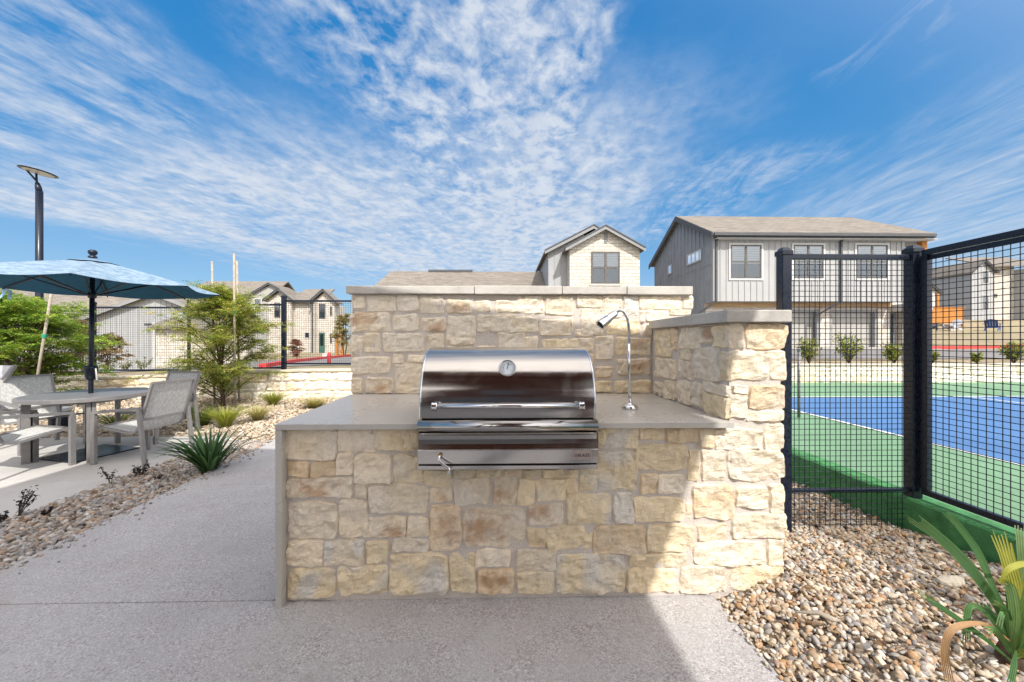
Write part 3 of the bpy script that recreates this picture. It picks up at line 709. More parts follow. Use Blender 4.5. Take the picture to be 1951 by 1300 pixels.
for k in range(25):
    t = R(-135+k*270/24); d = ux*math.sin(t)+uy*math.cos(t); ln = .006 if k % 4 else .010
    mb.bar(c0+d*(.034-ln), c0+d*.034, .0016, .0004, ax)
mb.bar(c0-(ux*.35+uy*.9)*.008, c0+(ux*.22+uy*.97)*.026, .0040, .0006, ax)
mb.build('needle', 'black_print', th)
mb = MB()
for a, b in ((-125,-45), (-20,60)):
    for k in range(12):
        t0, t1 = R(lerp(a,b,k/12)), R(lerp(a,b,(k+1)/12)); mb.bar(c0+(ux*math.sin(t0)+uy*math.cos(t0))*.0215, c0+(ux*math.sin(t1)+uy*math.cos(t1))*.0215, .002, .0004, ax)
mb.build('dial_scale', 'black_print', th)
# lever on the front panel and name plate
kx = at_d(839, 862, 1.84)
mb = MB(); mb.lathe([(.011,0),(.011,.010),(.008,.014),(0,.014)], (kx.x, 1.8505, .793), 6, (0,-1,0)); mb.build('brass_nut', 'brass', grill)
mb = MB(); mb.smooth = True
mb.tube(spline([(kx.x, 1.834, .793), (kx.x-.004, 1.822, .781), (kx.x+.006, 1.816, .768), (kx.x+.028, 1.812, .752), (kx.x+.046, 1.808, .740), (kx.x+.050, 1.806, .728), (kx.x+.042, 1.804, .712)], 6), .0062, 14)
mb.build('lever', 'polished_steel', grill)
px0, px1 = .336, .430
mb = MB(); mb.box(px0, px1, 1.8478, 1.851, .766, .810); plate = mb.build('name_plate', 'badge_plate', panel, bevel=.001)
def text_mesh(name, body, size, loc, m, parent, spacing=1.0, rot=(R(90),0,0), extrude=.0004):
    cu = bpy.data.curves.new('t', 'FONT'); cu.body = body; cu.size = size; cu.extrude = extrude; cu.align_x = 'CENTER'; cu.align_y = 'CENTER'; cu.space_character = spacing; cu.offset = .0003*size/.02
    to = bpy.data.objects.new('t', cu); COL.objects.link(to); bpy.context.view_layer.update()
    dg = bpy.context.evaluated_depsgraph_get(); me = bpy.data.meshes.new_from_object(to.evaluated_get(dg)); me.name = name
    bpy.data.objects.remove(to); bpy.data.curves.remove(cu)
    o = link_mesh(name, me, parent, False, (m,)); me.materials.clear(); me.materials.append(MATS[m])
    o.location = Vector(loc)-ROOTLOC.get(parent.name, Vector((0,0,0))); o.rotation_euler = rot; return o
text_mesh('lettering', 'BLAZE', .0195, ((px0+px1)/2+.009, 1.8473, .7875), 'black_print', plate, 1.12)
mb = MB(); fx = px0+.016
ring = []
for k in range(20):
    t = 2*math.pi*k/20; r_ = .0062*(1+.55*max(0, math.sin(t))**5); ring.append((fx+.0062*math.cos(t), .7865+r_*math.sin(t)*1.05))
for k in range(20):
    a, b = ring[k], ring[(k+1) % 20]; mb.bar((a[0],1.8474,a[1]), (b[0],1.8474,b[1]), .0016, .0006, (0,1,0))
mb.bar((fx, 1.8474, .784), (fx+.002, 1.8474, .789), .002, .0006, (0,1,0))
mb.build('flame_emblem', 'black_print', plate)
# ------------------------------------------------------------------ gooseneck lamp
lb = at_z(1200, 779, .9285)
lampo = thing('gooseneck_lamp', 'chrome gooseneck grill lamp standing on the countertop right of the grill', 'lamp', lb)
mb = MB(); mb.smooth = True; mb.lathe([(.050,.0),(.051,.004),(.049,.016),(.043,.024),(.026,.028),(.014,.036),(.012,.06),(.009,.064)], lb, 32); mb.build('base', 'polished_steel', lampo)
S = lb.y/F
P = lambda px, py, dy=0: at_y(px, py, lb.y+dy)
mb = MB(); mb.smooth = True; mb.tube([lb+Vector((0,0,.05)), P(1198.5, 700), P(1198, 655)], .0098, 16); mb.build('stem', 'polished_steel', lampo)
gp = spline([P(1198,656), P(1198,630), P(1195,607), P(1188,594), P(1180,592), P(1172,597)], 14)
mb = MB(); mb.smooth = True
prof = []
for i in range(len(gp)): prof.append(.0105 if i % 2 else .0085)
mb.tube(gp, prof, 14); mb.build('gooseneck', 'polished_steel', lampo)
h0 = P(1173.5,596.5,.0); h1 = P(1143,620,-.035); hd = (h1-h0); hl = hd.length; hd.normalize()
mb = MB(); mb.smooth = True; mb.lathe([(.012,-.006),(.017,.0),(.021,.012),(.024,hl*.45),(.0245,hl*.5),(.027,hl*.52),(.031,hl*.97),(.032,hl),(.028,hl*1.0),(.026,hl*.94),(.0,hl*.92)], h0, 28, hd); head = mb.build('lamp_head', 'polished_steel', lampo)
mb = MB(); mb.lathe([(0,hl*.93),(.0255,hl*.93),(.0255,hl*.955),(0,hl*.955)], h0, 24, hd); mb.build('lens', 'dark_gap', head)
# ------------------------------------------------------------------ sports court
CX = 2.66
mb = MB(); mb.box(CX+.16, 34, -3, 9.46, -.25, .30); struct(mb.build('court', 'court_green'), 'green painted sports court surface', 'court')
mb = MB(); mb.smooth = False
def kerb_pt(i): return lerp(-3, 9.46, i/40)
mb.prism([(CX,-3,-.25), (CX+.158,-3,-.25), (CX+.158,-3,.312), (CX+.022,-3,.318), (CX+.004,-3,.305), (CX,-3,.28)], (0,12.46,0))
struct(mb.build('court_kerb', 'kerb_green'), 'green painted concrete kerb edging the court beside the gravel', 'kerb')
bl = at_z(1508, 782, .30); bl2 = at_z(1951, 885, .30); BX = (bl.x+bl2.x)/2; BY = at_z(1722, 757, .30).y
mb = MB(); mb.quad((BX,-2.5,.304), (30,-2.5,.304), (30,BY,.304), (BX,BY,.304)); struct(mb.build('court_blue_zone', 'court_blue', fixn=False), 'blue painted playing area of the court', 'court marking')
mb = MB()
for x0,x1,y0,y1 in ((BX-.05,BX,-2.5,BY+.05), (BX,30,BY,BY+.05), (8.68,8.73,-2.5,BY), (BX,8.68,2.05,2.1)):
    mb.quad((x0,y0,.308), (x1,y0,.308), (x1,y1,.308), (x0,y1,.308))
struct(mb.build('court_lines', 'court_line', fixn=False), 'white boundary lines painted on the court', 'court marking')
np_ = at_z(1522, 795, .308)
npo = thing('net_post', 'thin grey steel post standing on the court behind the front mesh panel', 'post', np_)
mb = MB(); mb.smooth = True; mb.tube([np_, np_+Vector((0,0,.90))], .019, 12); mb.build('pole', 'bronze_frame', npo)
mb = MB(); mb.smooth = True; mb.lathe([(.021,.90),(.021,.93),(.012,.945),(0,.946)], np_, 12); mb.build('pole_cap', 'trim_grey', npo)
# ------------------------------------------------------------------ court fences (black woven mesh)
def post(parent, x, y, z0, z1, w=.063):
    mb = MB(); mb.box(x-w/2, x+w/2, y-w/2, y+w/2, z0, z1); p = mb.build('post', 'black_metal', parent, bevel=.004)
    c = w/2+.006; zt = z1; mb = MB()
    mb.box(x-c, x+c, y-c, y+c, zt-.012, zt+.018)
    t = [(x-c+.004,y-c+.004,zt+.018),(x+c-.004,y-c+.004,zt+.018),(x+c-.004,y+c-.004,zt+.018),(x-c+.004,y+c-.004,zt+.018)]
    k = .55; u = [(x+(a[0]-x)*k, y+(a[1]-y)*k, zt+.040) for a in t]
    mb.add(t+u, [(0,1,5,4),(1,2,6,5),(2,3,7,6),(3,0,4,7),(4,5,6,7)])
    mb.build('post_cap', 'black_metal', p, bevel=.003); return p
WR = .0023
FY = 2.45
f1 = thing('mesh_fence', 'short black square-mesh fence panel between the stone pier and the court corner', 'fence', (2.2, FY, 0))
xa = at_y(1491, 650, FY-.03).x+.031; xb = at_y(1739, 650, FY-.03).x+.034
post(f1, xa, FY, -.1, 1.925)
zt, zm, zb = 1.905, .362, .088
xl, xr = xa+.034, xb-.036
mb = MB(); mb.box(xl, xr, FY-.017, FY+.017, zt-.018, zt+.018); mb.build('top_rail', 'black_metal', f1, bevel=.004)
mb = MB(); mb.box(xl, xr, FY-.012, FY+.012, zm-.009, zm+.009); mb.build('middle_rail', 'black_metal', f1, bevel=.002)
mb = MB(); mb.box(xl, xr-.02, FY-.014, FY+.014, zb-.012, zb+.012); mb.build('bottom_rail', 'black_metal', f1, bevel=.002)
def woven(mb, a, b, z0, z1, pitch, r, axis):
    """crimped square mesh in the plane through a (x,y) and b (x,y)"""
    a = Vector((*a, 0)); b = Vector((*b, 0)); d = (b-a); Ln = d.length; d.normalize(); nrm = Vector((d.y, -d.x, 0))
    nv = int(Ln/pitch); nh = int((z1-z0)/pitch); p = Ln/(nv+1)
    for i in range(1, nv+1):
        q = a+d*p*i; s = 1 if i % 2 else -1
        mb.tube([q+Vector((0,0,z0))+nrm*r*.9*s, q+Vector((0,0,z1))+nrm*r*.9*s], r, 5, False)
    p = (z1-z0)/(nh+1)
    for j in range(1, nh+1):
        z = z0+p*j; s = 1 if j % 2 else -1; e = noise.noise(Vector((j*.7, a.x, 1)))*.0018
        mb.tube([a+Vector((0,0,z+e))-nrm*r*.9*s, b+Vector((0,0,z-e))-nrm*r*.9*s], r, 5, False)
mb = MB(); woven(mb, (xl, FY), (xr, FY), zb+.01, zt-.015, .0355, WR, 0); mb.build('wire_mesh', 'black_metal', f1, fixn=False)
FX = CX+.075
f2 = thing('mesh_fence', 'long black square-mesh court fence running toward the viewer on the green kerb', 'fence', (FX, 1.5, .3))
post(f2, xb, FY, -.05, 1.945, .066)
ya, yb = FY-.05, -1.4
mb = MB(); mb.box(FX-.017, FX+.017, yb, ya, 1.905, 1.942); mb.build('top_rail', 'black_metal', f2, bevel=.003)
mb = MB(); mb.box(FX-.005, FX+.005, yb, ya-.03, 1.872, 1.902); mb.build('top_channel', 'black_metal', f2)
mb = MB(); mb.box(FX-.017, FX+.017, yb, ya, .352, .388); mb.build('bottom_rail', 'black_metal', f2, bevel=.003)
mb = MB(); mb.box(FX-.02, FX+.02, ya-.034, ya+.006, .389, 1.904); mb.build('end_stile', 'black_metal', f2, bevel=.003)
mb = MB(); woven(mb, (FX, ya-.036), (FX, yb), .386, 1.88, .0355, WR, 0); mb.build('wire_mesh', 'black_metal', f2, fixn=False)
post(f2, FX, .12, -.05, 1.945, .066); post(f2, FX, -1.45, -.05, 1.945, .066)
# ------------------------------------------------------------------ river stones
def ico(level):
    import bmesh
    bm = bmesh.new(); bmesh.ops.create_icosphere(bm, subdivisions=level, radius=1)
    V = np.array([v.co[:] for v in bm.verts], np.float32); Fc = np.array([[v.index for v in f.verts] for f in bm.faces], np.int32); bm.free(); return V, Fc
ICO = {1: ico(1), 2: ico(2)}
PAL = np.array([(.50,.40,.29),(.42,.31,.21),(.55,.47,.37),(.36,.33,.30),(.46,.43,.39),(.30,.27,.25),(.62,.57,.49),(.40,.24,.13),(.50,.31,.17),(.27,.24,.22),(.40,.27,.22)])
PW = np.array([.24,.17,.19,.06,.09,.05,.10,.05,.06,.03,.02])
def pebbles(name, P, size, label, lvl=1, pal=PAL, pw=PW, flat=(.45,.8), tilt=.45, kindlabel='river stones'):
    n = len(P); V, Fc = ICO[lvl]; nv = len(V)
    s = rng.uniform(*size, n)*rng.choice([.65,.8,.9,1,1,1.1,1.35], n)
    sc = np.stack([s*rng.uniform(.9,1.45,n), s*rng.uniform(.7,1.0,n), s*rng.uniform(*flat,n)], 1)
    ang = rng.uniform(0, 2*np.pi, n); t1 = rng.normal(0, tilt, n); t2 = rng.normal(0, tilt, n)
    B = V[None]*sc[:,None]
    B = B*(1+.16*np.sin(V[None,:,0]*2.3+rng.uniform(0,6,(n,1)))[...,None]*np.array([1,1,1])) + rng.normal(0,.05,(n,nv,3))*s[:,None,None]
    def rot(B, a, i, j):
        c, d = np.cos(a)[:,None], np.sin(a)[:,None]; x, y = B[...,i].copy(), B[...,j].copy(); B[...,i] = c*x-d*y; B[...,j] = d*x+c*y
    rot(B, t1, 1, 2); rot(B, t2, 0, 2); rot(B, ang, 0, 1)
    W_ = B+P[:,None]
    Fa = (Fc[None]+(np.arange(n)*nv)[:,None,None]).reshape(-1,3)
    c = pal[rng.choice(len(pal), n, p=pw/pw.sum())]*rng.uniform(.75,1.2,(n,1))
    o = np_mesh(name, W_.reshape(-1,3), Fa, np.repeat(np.clip(c,0,1), nv, 0), ('pebble',), smooth=True)
    return tag(o, label, kindlabel, None, 'stuff')
def gz(x, y):       # right gravel bed
    x = np.asarray(x); y = np.asarray(y)
    k = np.clip((x-1.08)/.5, 0, 1); k = k*k*(3-2*k); k2 = np.clip((y-1.9)/.7, 0, 1); k3 = np.clip((y-2.6)/1.2, 0, 1)
    front_ = np.clip((1.975-y)/.5, 0, 1)
    return -.015+.165*k*(1-.15*front_)-.06*k2*k-.05*k3+.012*np.sin(x*7+1)*np.cos(y*6)*k
def lzf(x, y): return -.035+.012*np.sin(np.asarray(x)*5)*np.cos(np.asarray(y)*4)
def sheet(name, zf, x0, x1, y0, y1, n, m, label, cat, dz=-.012, kind='structure', xf=None):
    mb = MB(); mb.grid(lambda a, b: (lerp(x0,x1,a), lerp(y0,y1,b), float(zf(lerp(x0,x1,a), lerp(y0,y1,b)))+dz), n, n)
    mb.sm = [True]*len(mb.sm); o = mb.build(name, m, fixn=False); return tag(o, label, cat, None, kind)
sheet('gravel_bed', gz, 1.10, CX+.05, -1.4, 6.5, 30, 'gravel_bed', 'mound of river gravel between the path, pier and court kerb', 'gravel')
N = 31000; x = rng.uniform(1.10, CX, N); y = rng.uniform(.1, 4.4, N)
dens = np.where(y < 2.55, 1., .6); ok = (rng.random(N) < dens) & ~((x < 1.50) & (y > 1.955)) & (x > 1.115+.012*np.sin(y*9)+.01*np.sin(y*23))
x, y = x[ok], y[ok]; P_ = np.stack([x, y, gz(x,y)+rng.uniform(-.012,.010,len(x))], 1)
near = (y < 2.3)
pebbles('river_stones', P_[near], (.0085,.0150), 'tan and grey river stones mounded beside the pier and court kerb', 2)
pebbles('river_stones', P_[~near], (.010,.018), 'river stones behind the front mesh panel along the kerb', 1)
x = rng.uniform(1.09, 1.16, 90); y = rng.uniform(.9, 1.9, 90)
pebbles('stray_stones', np.stack([x-.02*rng.random(90), y, np.full(90,.008)], 1), (.006,.012), 'stray pebbles spilled on the path edge', 1)
sheet('gravel_strip', lzf, -3.86, -2.98, -.5, 5.0, 20, 'gravel_bed', 'narrow river gravel strip between path and patio', 'gravel')
N = 9500; y = rng.uniform(1.3, 5.3, N); x = rng.uniform(-3.85, -2.955, N); xe = -2.965-.06*np.maximum(0, y-2.5)
ok = (x < xe); x, y = x[ok], y[ok]
PALG = np.array([(.36,.31,.26),(.30,.25,.21),(.44,.40,.36),(.33,.32,.31),(.24,.22,.21),(.40,.29,.21),(.50,.47,.43),(.30,.19,.13)]); PWG = np.array([.2,.16,.2,.14,.1,.1,.06,.04])
pebbles('river_stones', np.stack([x, y, lzf(x,y)+rng.uniform(-.012,.012,len(x))], 1), (.013,.025), 'grey brown river stones in the strip between path and patio', 1, PALG, PWG)
def bz(x, y):       # planting bed rising to the left retaining wall
    x = np.asarray(x, float); y = np.asarray(y, float)
    return -.05+.14*np.clip((y-5.4)/3.1, 0, 1)+.018*np.sin(x*2.1)*np.cos(y*2.7)
mb = MB(); mb.grid(lambda a, b: (lerp(-13.5, -1.3, a), lerp(4.85, 8.6, b), float(bz(lerp(-13.5,-1.3,a), lerp(4.85,8.6,b)))-.02-(.08 if lerp(-13.5,-1.3,a) < -3.9 and lerp(4.85,8.6,b) < 5.76 else 0)), 50, 24)
mb.sm = [True]*len(mb.sm); tag(mb.build('planting_bed', 'gravel_bed', fixn=False), 'tan gravel planting bed between patio and retaining wall', 'planting bed', None, 'structure')
PALT = np.array([(.52,.42,.30),(.58,.50,.39),(.46,.36,.25),(.62,.56,.47),(.40,.33,.26),(.50,.33,.2)]); PWT = np.array([.26,.24,.18,.16,.1,.06])
N = 11000; x = rng.uniform(-5.6, -1.25, N); y = rng.uniform(5.3, 8.5, N); ok = ~((x < -3.9) & (y < 5.8)) & ~((x > -3.12) & (y < 7.42)); x, y = x[ok], y[ok]
pebbles('bed_gravel', np.stack([x, y, bz(x,y)+rng.uniform(-.02,.01,len(x))], 1), (.014,.028), 'pale tan gravel mulch around the young tree and grasses', 1, PALT, PWT, kindlabel='gravel')
N = 4500; x = rng.uniform(-12, -5.6, N); y = rng.uniform(5.8, 8.5, N)
pebbles('bed_gravel', np.stack([x, y, bz(x,y)+rng.uniform(-.02,.01,len(x))], 1), (.016,.03), 'pale gravel mulch behind the dining set', 1, PALT, PWT, kindlabel='gravel')

def litter(name, pts, label, seed):
    r = np.random.default_rng(seed); n = len(pts); a = r.uniform(0, 6.28, n); d = np.stack([np.cos(a), np.sin(a), r.normal(0,.25,n)], 1)
    D = d/np.linalg.norm(d, axis=1, keepdims=True); U = np.array([0,0,1.])+r.normal(0,.4,(n,3)); S_ = np.cross(D, U); S_ /= np.linalg.norm(S_, axis=1, keepdims=True)
    ln = r.uniform(.010,.026,n)[:,None]; wd = ln*r.uniform(.25,.5,n)[:,None]
    V = np.stack([pts-D*ln, pts+S_*wd+np.array([0,0,.003]), pts+D*ln, pts-S_*wd+np.array([0,0,.002])], 1).reshape(-1,3)
    pal = np.array([(.20,.12,.06),(.28,.19,.10),(.12,.075,.045),(.33,.25,.14)]); c = pal[r.integers(4, size=n)]*r.uniform(.7,1.2,(n,1))
    tag(np_mesh(name, V, np.arange(n*4).reshape(-1,4), np.repeat(c,4,0), ('pebble',)), label, 'leaf litter', None, 'stuff')
x = rng.uniform(1.15, 2.6, 260); y = rng.uniform(.9, 2.9, 260); ok = ~((x < 1.52) & (y > 1.94)); x, y = x[ok], y[ok]
litter('leaf_litter', np.stack([x, y, gz(x,y)+.017], 1), 'dry brown leaf bits scattered over the river stones by the kerb', 5)
y = rng.uniform(1.5, 5, 380); x = rng.uniform(-3.84, -3.02, 380)
litter('leaf_litter', np.stack([x, y, lzf(x,y)+.024], 1), 'dry brown leaf bits scattered over the narrow gravel strip', 6)
y = rng.uniform(1.5, 4.8, 130); x = -2.955-.06*np.maximum(0, y-2.5)+rng.exponential(.05, 130)
pebbles('stray_stones', np.stack([x, y, np.full(130,.006)], 1), (.006,.013), 'stray pebbles lying on the left edge of the path', 1, PALG, PWG)
# ------------------------------------------------------------------ houses
def face(kind, k):
    if kind == 'front': return lambda a, z, h: Vector((a, k-h, z))
    if kind == 'left': return lambda a, z, h: Vector((k-h, a, z))
def fbox(mb, pl, a0, a1, z0, z1, h0, h1):
    vs = [pl(a, z, h) for a in (a0,a1) for h in (h0,h1) for z in (z0,z1)]
    mb.add(vs, [(0,1,3,2),(4,6,7,5),(0,4,5,1),(2,3,7,6),(0,2,6,4),(1,5,7,3)])
def window(parent, pl, a0, a1, z0, z1, cols=2, sash=True, blind=.5, trim=.07, fw=.05, frame='window_frame', trimmat='trim_white'):
    mb = MB()
    if trim:
        mb.mi = 2
        for b in ((a0-trim,a1+trim,z1,z1+trim), (a0-trim,a1+trim,z0-trim,z0), (a0-trim,a0,z0,z1), (a1,a1+trim,z0,z1)): fbox(mb, pl, *b, 0, .05)
    mb.mi = 1; fbox(mb, pl, a0, a1, z0, z1, 0, .004)
    mb.mi = 0
    for b in ((a0,a1,z1-fw,z1), (a0,a1,z0,z0+fw), (a0,a0+fw,z0+fw,z1-fw), (a1-fw,a1,z0+fw,z1-fw)): fbox(mb, pl, *b, .005, .047)
    for c in range(1, cols):
        m = lerp(a0, a1, c/cols); fbox(mb, pl, m-fw*.8, m+fw*.8, z0+fw, z1-fw, .006, .046)
    if sash: fbox(mb, pl, a0+fw, a1-fw, (z0+z1)/2-fw*.5, (z0+z1)/2+fw*.5, .007, .043)
    w = mb.build('window', (frame, 'dark_room', trimmat), parent, fixn=False)
    if blind:
        mb = MB(); n = max(4, int((z1-z0)*blind/.085))
        for i in range(n):
            zt = z1-fw-(z1-z0)*blind*i/n; fbox(mb, pl, a0+fw, a1-fw, zt-(z1-z0)*blind/n*.80, zt, .008, .012)
        mb.build('blind', 'blind', w)
    mb = MB(); p = [pl(a0+fw*.5, z0+fw*.5, .030), pl(a1-fw*.5, z0+fw*.5, .030), pl(a1-fw*.5, z1-fw*.5, .030), pl(a0+fw*.5, z1-fw*.5, .030)]
    mb.add(p, [(0,1,2,3)]); mb.build('pane', 'window_glass', w, fixn=False); return w
def battens(mb, pl, a0, a1, zb, ztop, sp=.31, w=.045, h=.028, skip=()):
    n = int((a1-a0)/sp)
    for i in range(n+1):
        a = a0+(a1-a0)*i/n; zt = ztop(a)
        segs = [(zb, zt)]
        for s0, s1, q0, q1 in skip:
            if s0 < a < s1:
                new = []
                for c, d in segs:
                    if q0 > c: new.append((c, min(d, q0)))
                    if q1 < d: new.append((max(c, q1), d))
                segs = new
        for c, d in segs:
            if d-c > .05: fbox(mb, pl, a-w/2, a+w/2, c, d, .001, h)
def roof_plane(mb, a, b, c, d, t=.14): mb.prism([a, b, c, d], (0, 0, -t))
def gutter(mb, p, q, w=.13): mb.bar(p, q, w, w)
HG = 'row houses around the amenity area'
# --- right townhouse: board and batten upper floor over recessed garages
Yu, Yl, Yr, Ym = 19.0, 19.75, 26.4, 22.6
q = lambda px, py, Y=Yu: at_y(px, py, Y)
XLh, XRh, XE = q(1359, 500).x, q(1721, 500).x, q(1768, 500).x
ZE, ZB = q(1400, 442).z, q(1400, 574).z; ZR = at_y(1303, 414, Ym).z
th_ = thing('townhouse', 'two-storey townhouse with white board siding over garages behind the court fence', 'house', (XLh, Yu, .9))
pf = face('front', Yu); wins = [(1391,1450), (1511,1568), (1631,1690)]
wr = [(q(a,467).x, q(b,467).x, q(a,531).z, q(a,467).z) for a, b in wins]
mb = MB(); mb.prism([(XLh,Yu,ZB), (XLh,Yu,ZE), (XLh,Ym,ZR-.12), (XLh,Yr,ZE), (XLh,Yr,ZB)], (XRh-XLh, 0, 0))
battens(mb, pf, XLh+.05, XRh-.03, ZB, lambda a: ZE-.05, skip=[(a-.12,b+.12,c-.12,d+.12) for a,b,c,d in wr])
mb.box(XLh-.02, XLh+.13, Yu-.045, Yu+.1, ZB, ZE); mb.box(XRh-.10, XRh+.02, Yu-.045, Yu-.002, ZB, ZE)
mb.build('upper_wall', 'siding_light', th_)
for a, b, c, d in wr: window(th_, pf, a, b, c, d, trim=.09, blind=.52, fw=.07)
ps = face('left', XLh-.02)
mb = MB(); mb.prism([(XLh-.02,Yu+.1,ZB-.05), (XLh-.02,Yu+.1,ZE), (XLh-.02,Ym,ZR-.15), (XLh-.02,Yr,ZE), (XLh-.02,Yr,.6), (XLh-.02,Yl+.1,.6), (XLh-.02,Yl+.1,ZB-.05)], (.018, 0, 0))
battens(mb, ps, Yl+.12, Yr-.05, .7, lambda y: ZR-.2-(ZR-ZE)*abs(y-Ym)/(Ym-Yu), sp=.42, w=.05, h=.04)
for zz in (ZB+1.9,): fbox(mb, ps, Yu+.12, Yr, zz, zz+.03, .001, .02)
mb.build('end_wall', 'siding_dark', th_)
w1 = at_x(1310, 506, XLh-.02), at_x(1337, 500, XLh-.02), at_x(1310, 487, XLh-.02); w2 = at_x(1274, 523, XLh-.02), at_x(1281, 520, XLh-.02), at_x(1274, 507, XLh-.02)
for p0, p1, p2 in (w1, w2): window(th_, ps, p1.y, p0.y, p0.z, p2.z, cols=1, sash=False, blind=0, trim=.06, frame='trim_white', trimmat='siding_dark')
mb = MB(); ov = .42; sl = (ZR-ZE)/(Ym-Yu); ez = ZE-ov*sl+.10
xl, xr = XLh-.28, q(1783, 437, Yu-ov).x
roof_plane(mb, (xl,Yu-ov,ez), (xr,Yu-ov,ez), (xr-.6,Ym,ZR+.06), (xl,Ym,ZR+.06)); roof_plane(mb, (xl,Yr+ov,ez), (xl,Ym,ZR+.06), (xr-.6,Ym,ZR+.06), (xr,Yr+ov,ez))
rf = mb.build('roof', 'roof_shingle', th_)
mb = MB(); mb.box(xl, xr, Yu-ov-.02, Yu-ov+.05, ez-.24, ez-.10)
for s_ in (0, 1):
    y0 = Yu-ov if s_ == 0 else Yr+ov
    mb.prism([(xl-.03,y0,ez-.32), (xl-.03,y0,ez-.02), (xl-.03,Ym,ZR+.04), (xl-.03,Ym,ZR-.26)], (.05, 0, 0))
mb.build('fascia', 'trim_dark', rf)
mb = MB(); mb.box(xl+.05, xr-.1, Yu-ov-.14, Yu-ov-.025, ez-.20, ez-.06); mb.build('gutter', 'trim_dark', rf)
mb = MB(); mb.box(XLh, XE+.1, Yu-ov+.06, Yu+.0, ez-.30, ez-.26); mb.build('soffit', 'trim_white', rf)
for px in (1363, 1600):
    x = q(px, 500).x; mb = MB()
    mb.bar((x,Yu-.3,ez-.2), (x,Yu-.085,ZE-.45), .09); mb.bar((x,Yu-.085,ZE-.43), (x,Yu-.085,ZB-.02), .09); mb.bar((x,Yu-.085,ZB), (x-.75,Yl-.08,ZB-.75), .09); mb.bar((x-.75,Yl-.08,ZB-.72), (x-.75,Yl-.08,1.0), .09)
    mb.build('downspout', 'trim_dark', th_)
# porch at the right end
mb = MB(); mb.box(XRh+.03, XE+.02, Yu, Yu+.14, q(1700,453).z, ez-.31); mb.box(XRh, XE, Yu+.2, Yu+2.2, ez-.34, ez-.30); mb.build('porch_beam', 'trim_grey', th_)
mb = MB(); x = q(1761, 500).x; mb.box(x-.13, x+.13, Yu-.02, Yu+.24, ZB-.1, q(1761,453).z-.003); mb.build('porch_post', 'orange_wood', th_)
mb = MB(); mb.box(XRh+.03, XE+.15, Yu-.1, Yu+2.2, ZB-.45, ZB-.12); mb.build('porch_floor', 'trim_white', th_)
# lower floor
plf = face('front', Yl); ql = lambda px, py: at_y(px, py, Yl)
ZG = ql(1600, 590).z; zg = 1.0
mb = MB(); mb.box(XLh+.03, XRh+.1, Yl+.35, Yr-.05, .6, ZB-.003)
x0 = ql(1345,600).x
mb.box(XLh-.0, XRh+.1, Yl, Yl+.352, ZG, ZB-.004)
mb.build('lower_wall', 'house_stone', th_)
mb = MB(); mb.box(XLh-.01, XRh+.1, Yl-.12, Yl-.002, ZG+.12, ZB-.006); mb.build('beam', 'beam_wood', th_)
for a, b in ((1345,1378), (1562,1583), (1673,1695), (1718,1726)):
    mb = MB(); mb.box(ql(a,600).x, ql(b,600).x, Yl+.0, Yl+.36, .8, ZG-.002); mb.build('stone_column', 'house_stone', th_)
for a, b in ((1378,1562), (1583,1673)):
    xa_, xb_ = ql(a,600).x, ql(b,600).x
    mb = MB(); n = 5
    for i in range(n): mb.box(xa_+.12, xb_-.12, Yl+.30, Yl+.345, zg+(ZG-zg-.12)*i/n+.012, zg+(ZG-zg-.12)*(i+1)/n)
    gd = mb.build('garage_door', 'garage_panel', th_)
    mb = MB(); mb.box(xa_+.002, xa_+.12, Yl+.05, Yl+.34, zg-.2, ZG-.002); mb.box(xb_-.12, xb_-.002, Yl+.05, Yl+.34, zg-.2, ZG-.002); mb.box(xa_+.12, xb_-.12, Yl+.05, Yl+.34, ZG-.12, ZG-.002)
    mb.build('door_frame', 'trim_grey', gd)
window(th_, face('front', Yl+.33), ql(1697,600).x, ql(1717,600).x, zg, ZG-.12, cols=1, sash=False, blind=0, trim=0, fw=.12, frame='trim_grey')
mb = MB(); cx = (ql(1673,600).x+ql(1695,600).x)/2; mb.box(cx-.14, cx+.14, Yl-.03, Yl-.002, q(1684,614).z-.08, q(1684,614).z+.12); hn = mb.build('number_plaque', 'trim_white', th_)
# --- centre house: pale stone gable with grey siding and a low shingled wing
Yc = 21.0; q = lambda px, py, Y=Yc: at_y(px, py, Y)
hc = thing('house', 'pale stone gabled house rising behind the back wall of the grill', 'house', (q(1150,600).x, Yc, .9))
xw0, xw1 = q(1085.5,500).x, q(1219,500).x; zk = q(1154,437).z; ze = q(1085,474).z; xm = (xw0+xw1)/2
mb = MB(); mb.prism([(xw0,Yc,.8), (xw1,Yc,.8), (xw1,Yc,ze), (xm,Yc,zk), (xw0,Yc,ze)], (0, 7, 0)); mb.build('stone_wall', 'house_stone', hc)
pc = face('front', Yc)
window(hc, pc, q(1126.5,500).x, q(1180.5,500).x, q(1150,541).z, q(1150,480).z, trim=0, fw=.09, blind=.42)
mb = MB(); mb.box(q(1124,500).x, q(1183,500).x, Yc-.09, Yc-.002, q(1150,545).z, q(1150,541.3).z); mb.build('window_sill', 'cap_stone', hc)
mb = MB(); x = q(1154,450).x
for i in range(6): mb.box(x-.09, x+.09, Yc-.04, Yc-.002, lerp(q(1154,464).z, q(1154,444).z, i/6)+.02, lerp(q(1154,464).z, q(1154,444).z, (i+1)/6)-.012)
mb.build('gable_vent', 'trim_grey', hc)
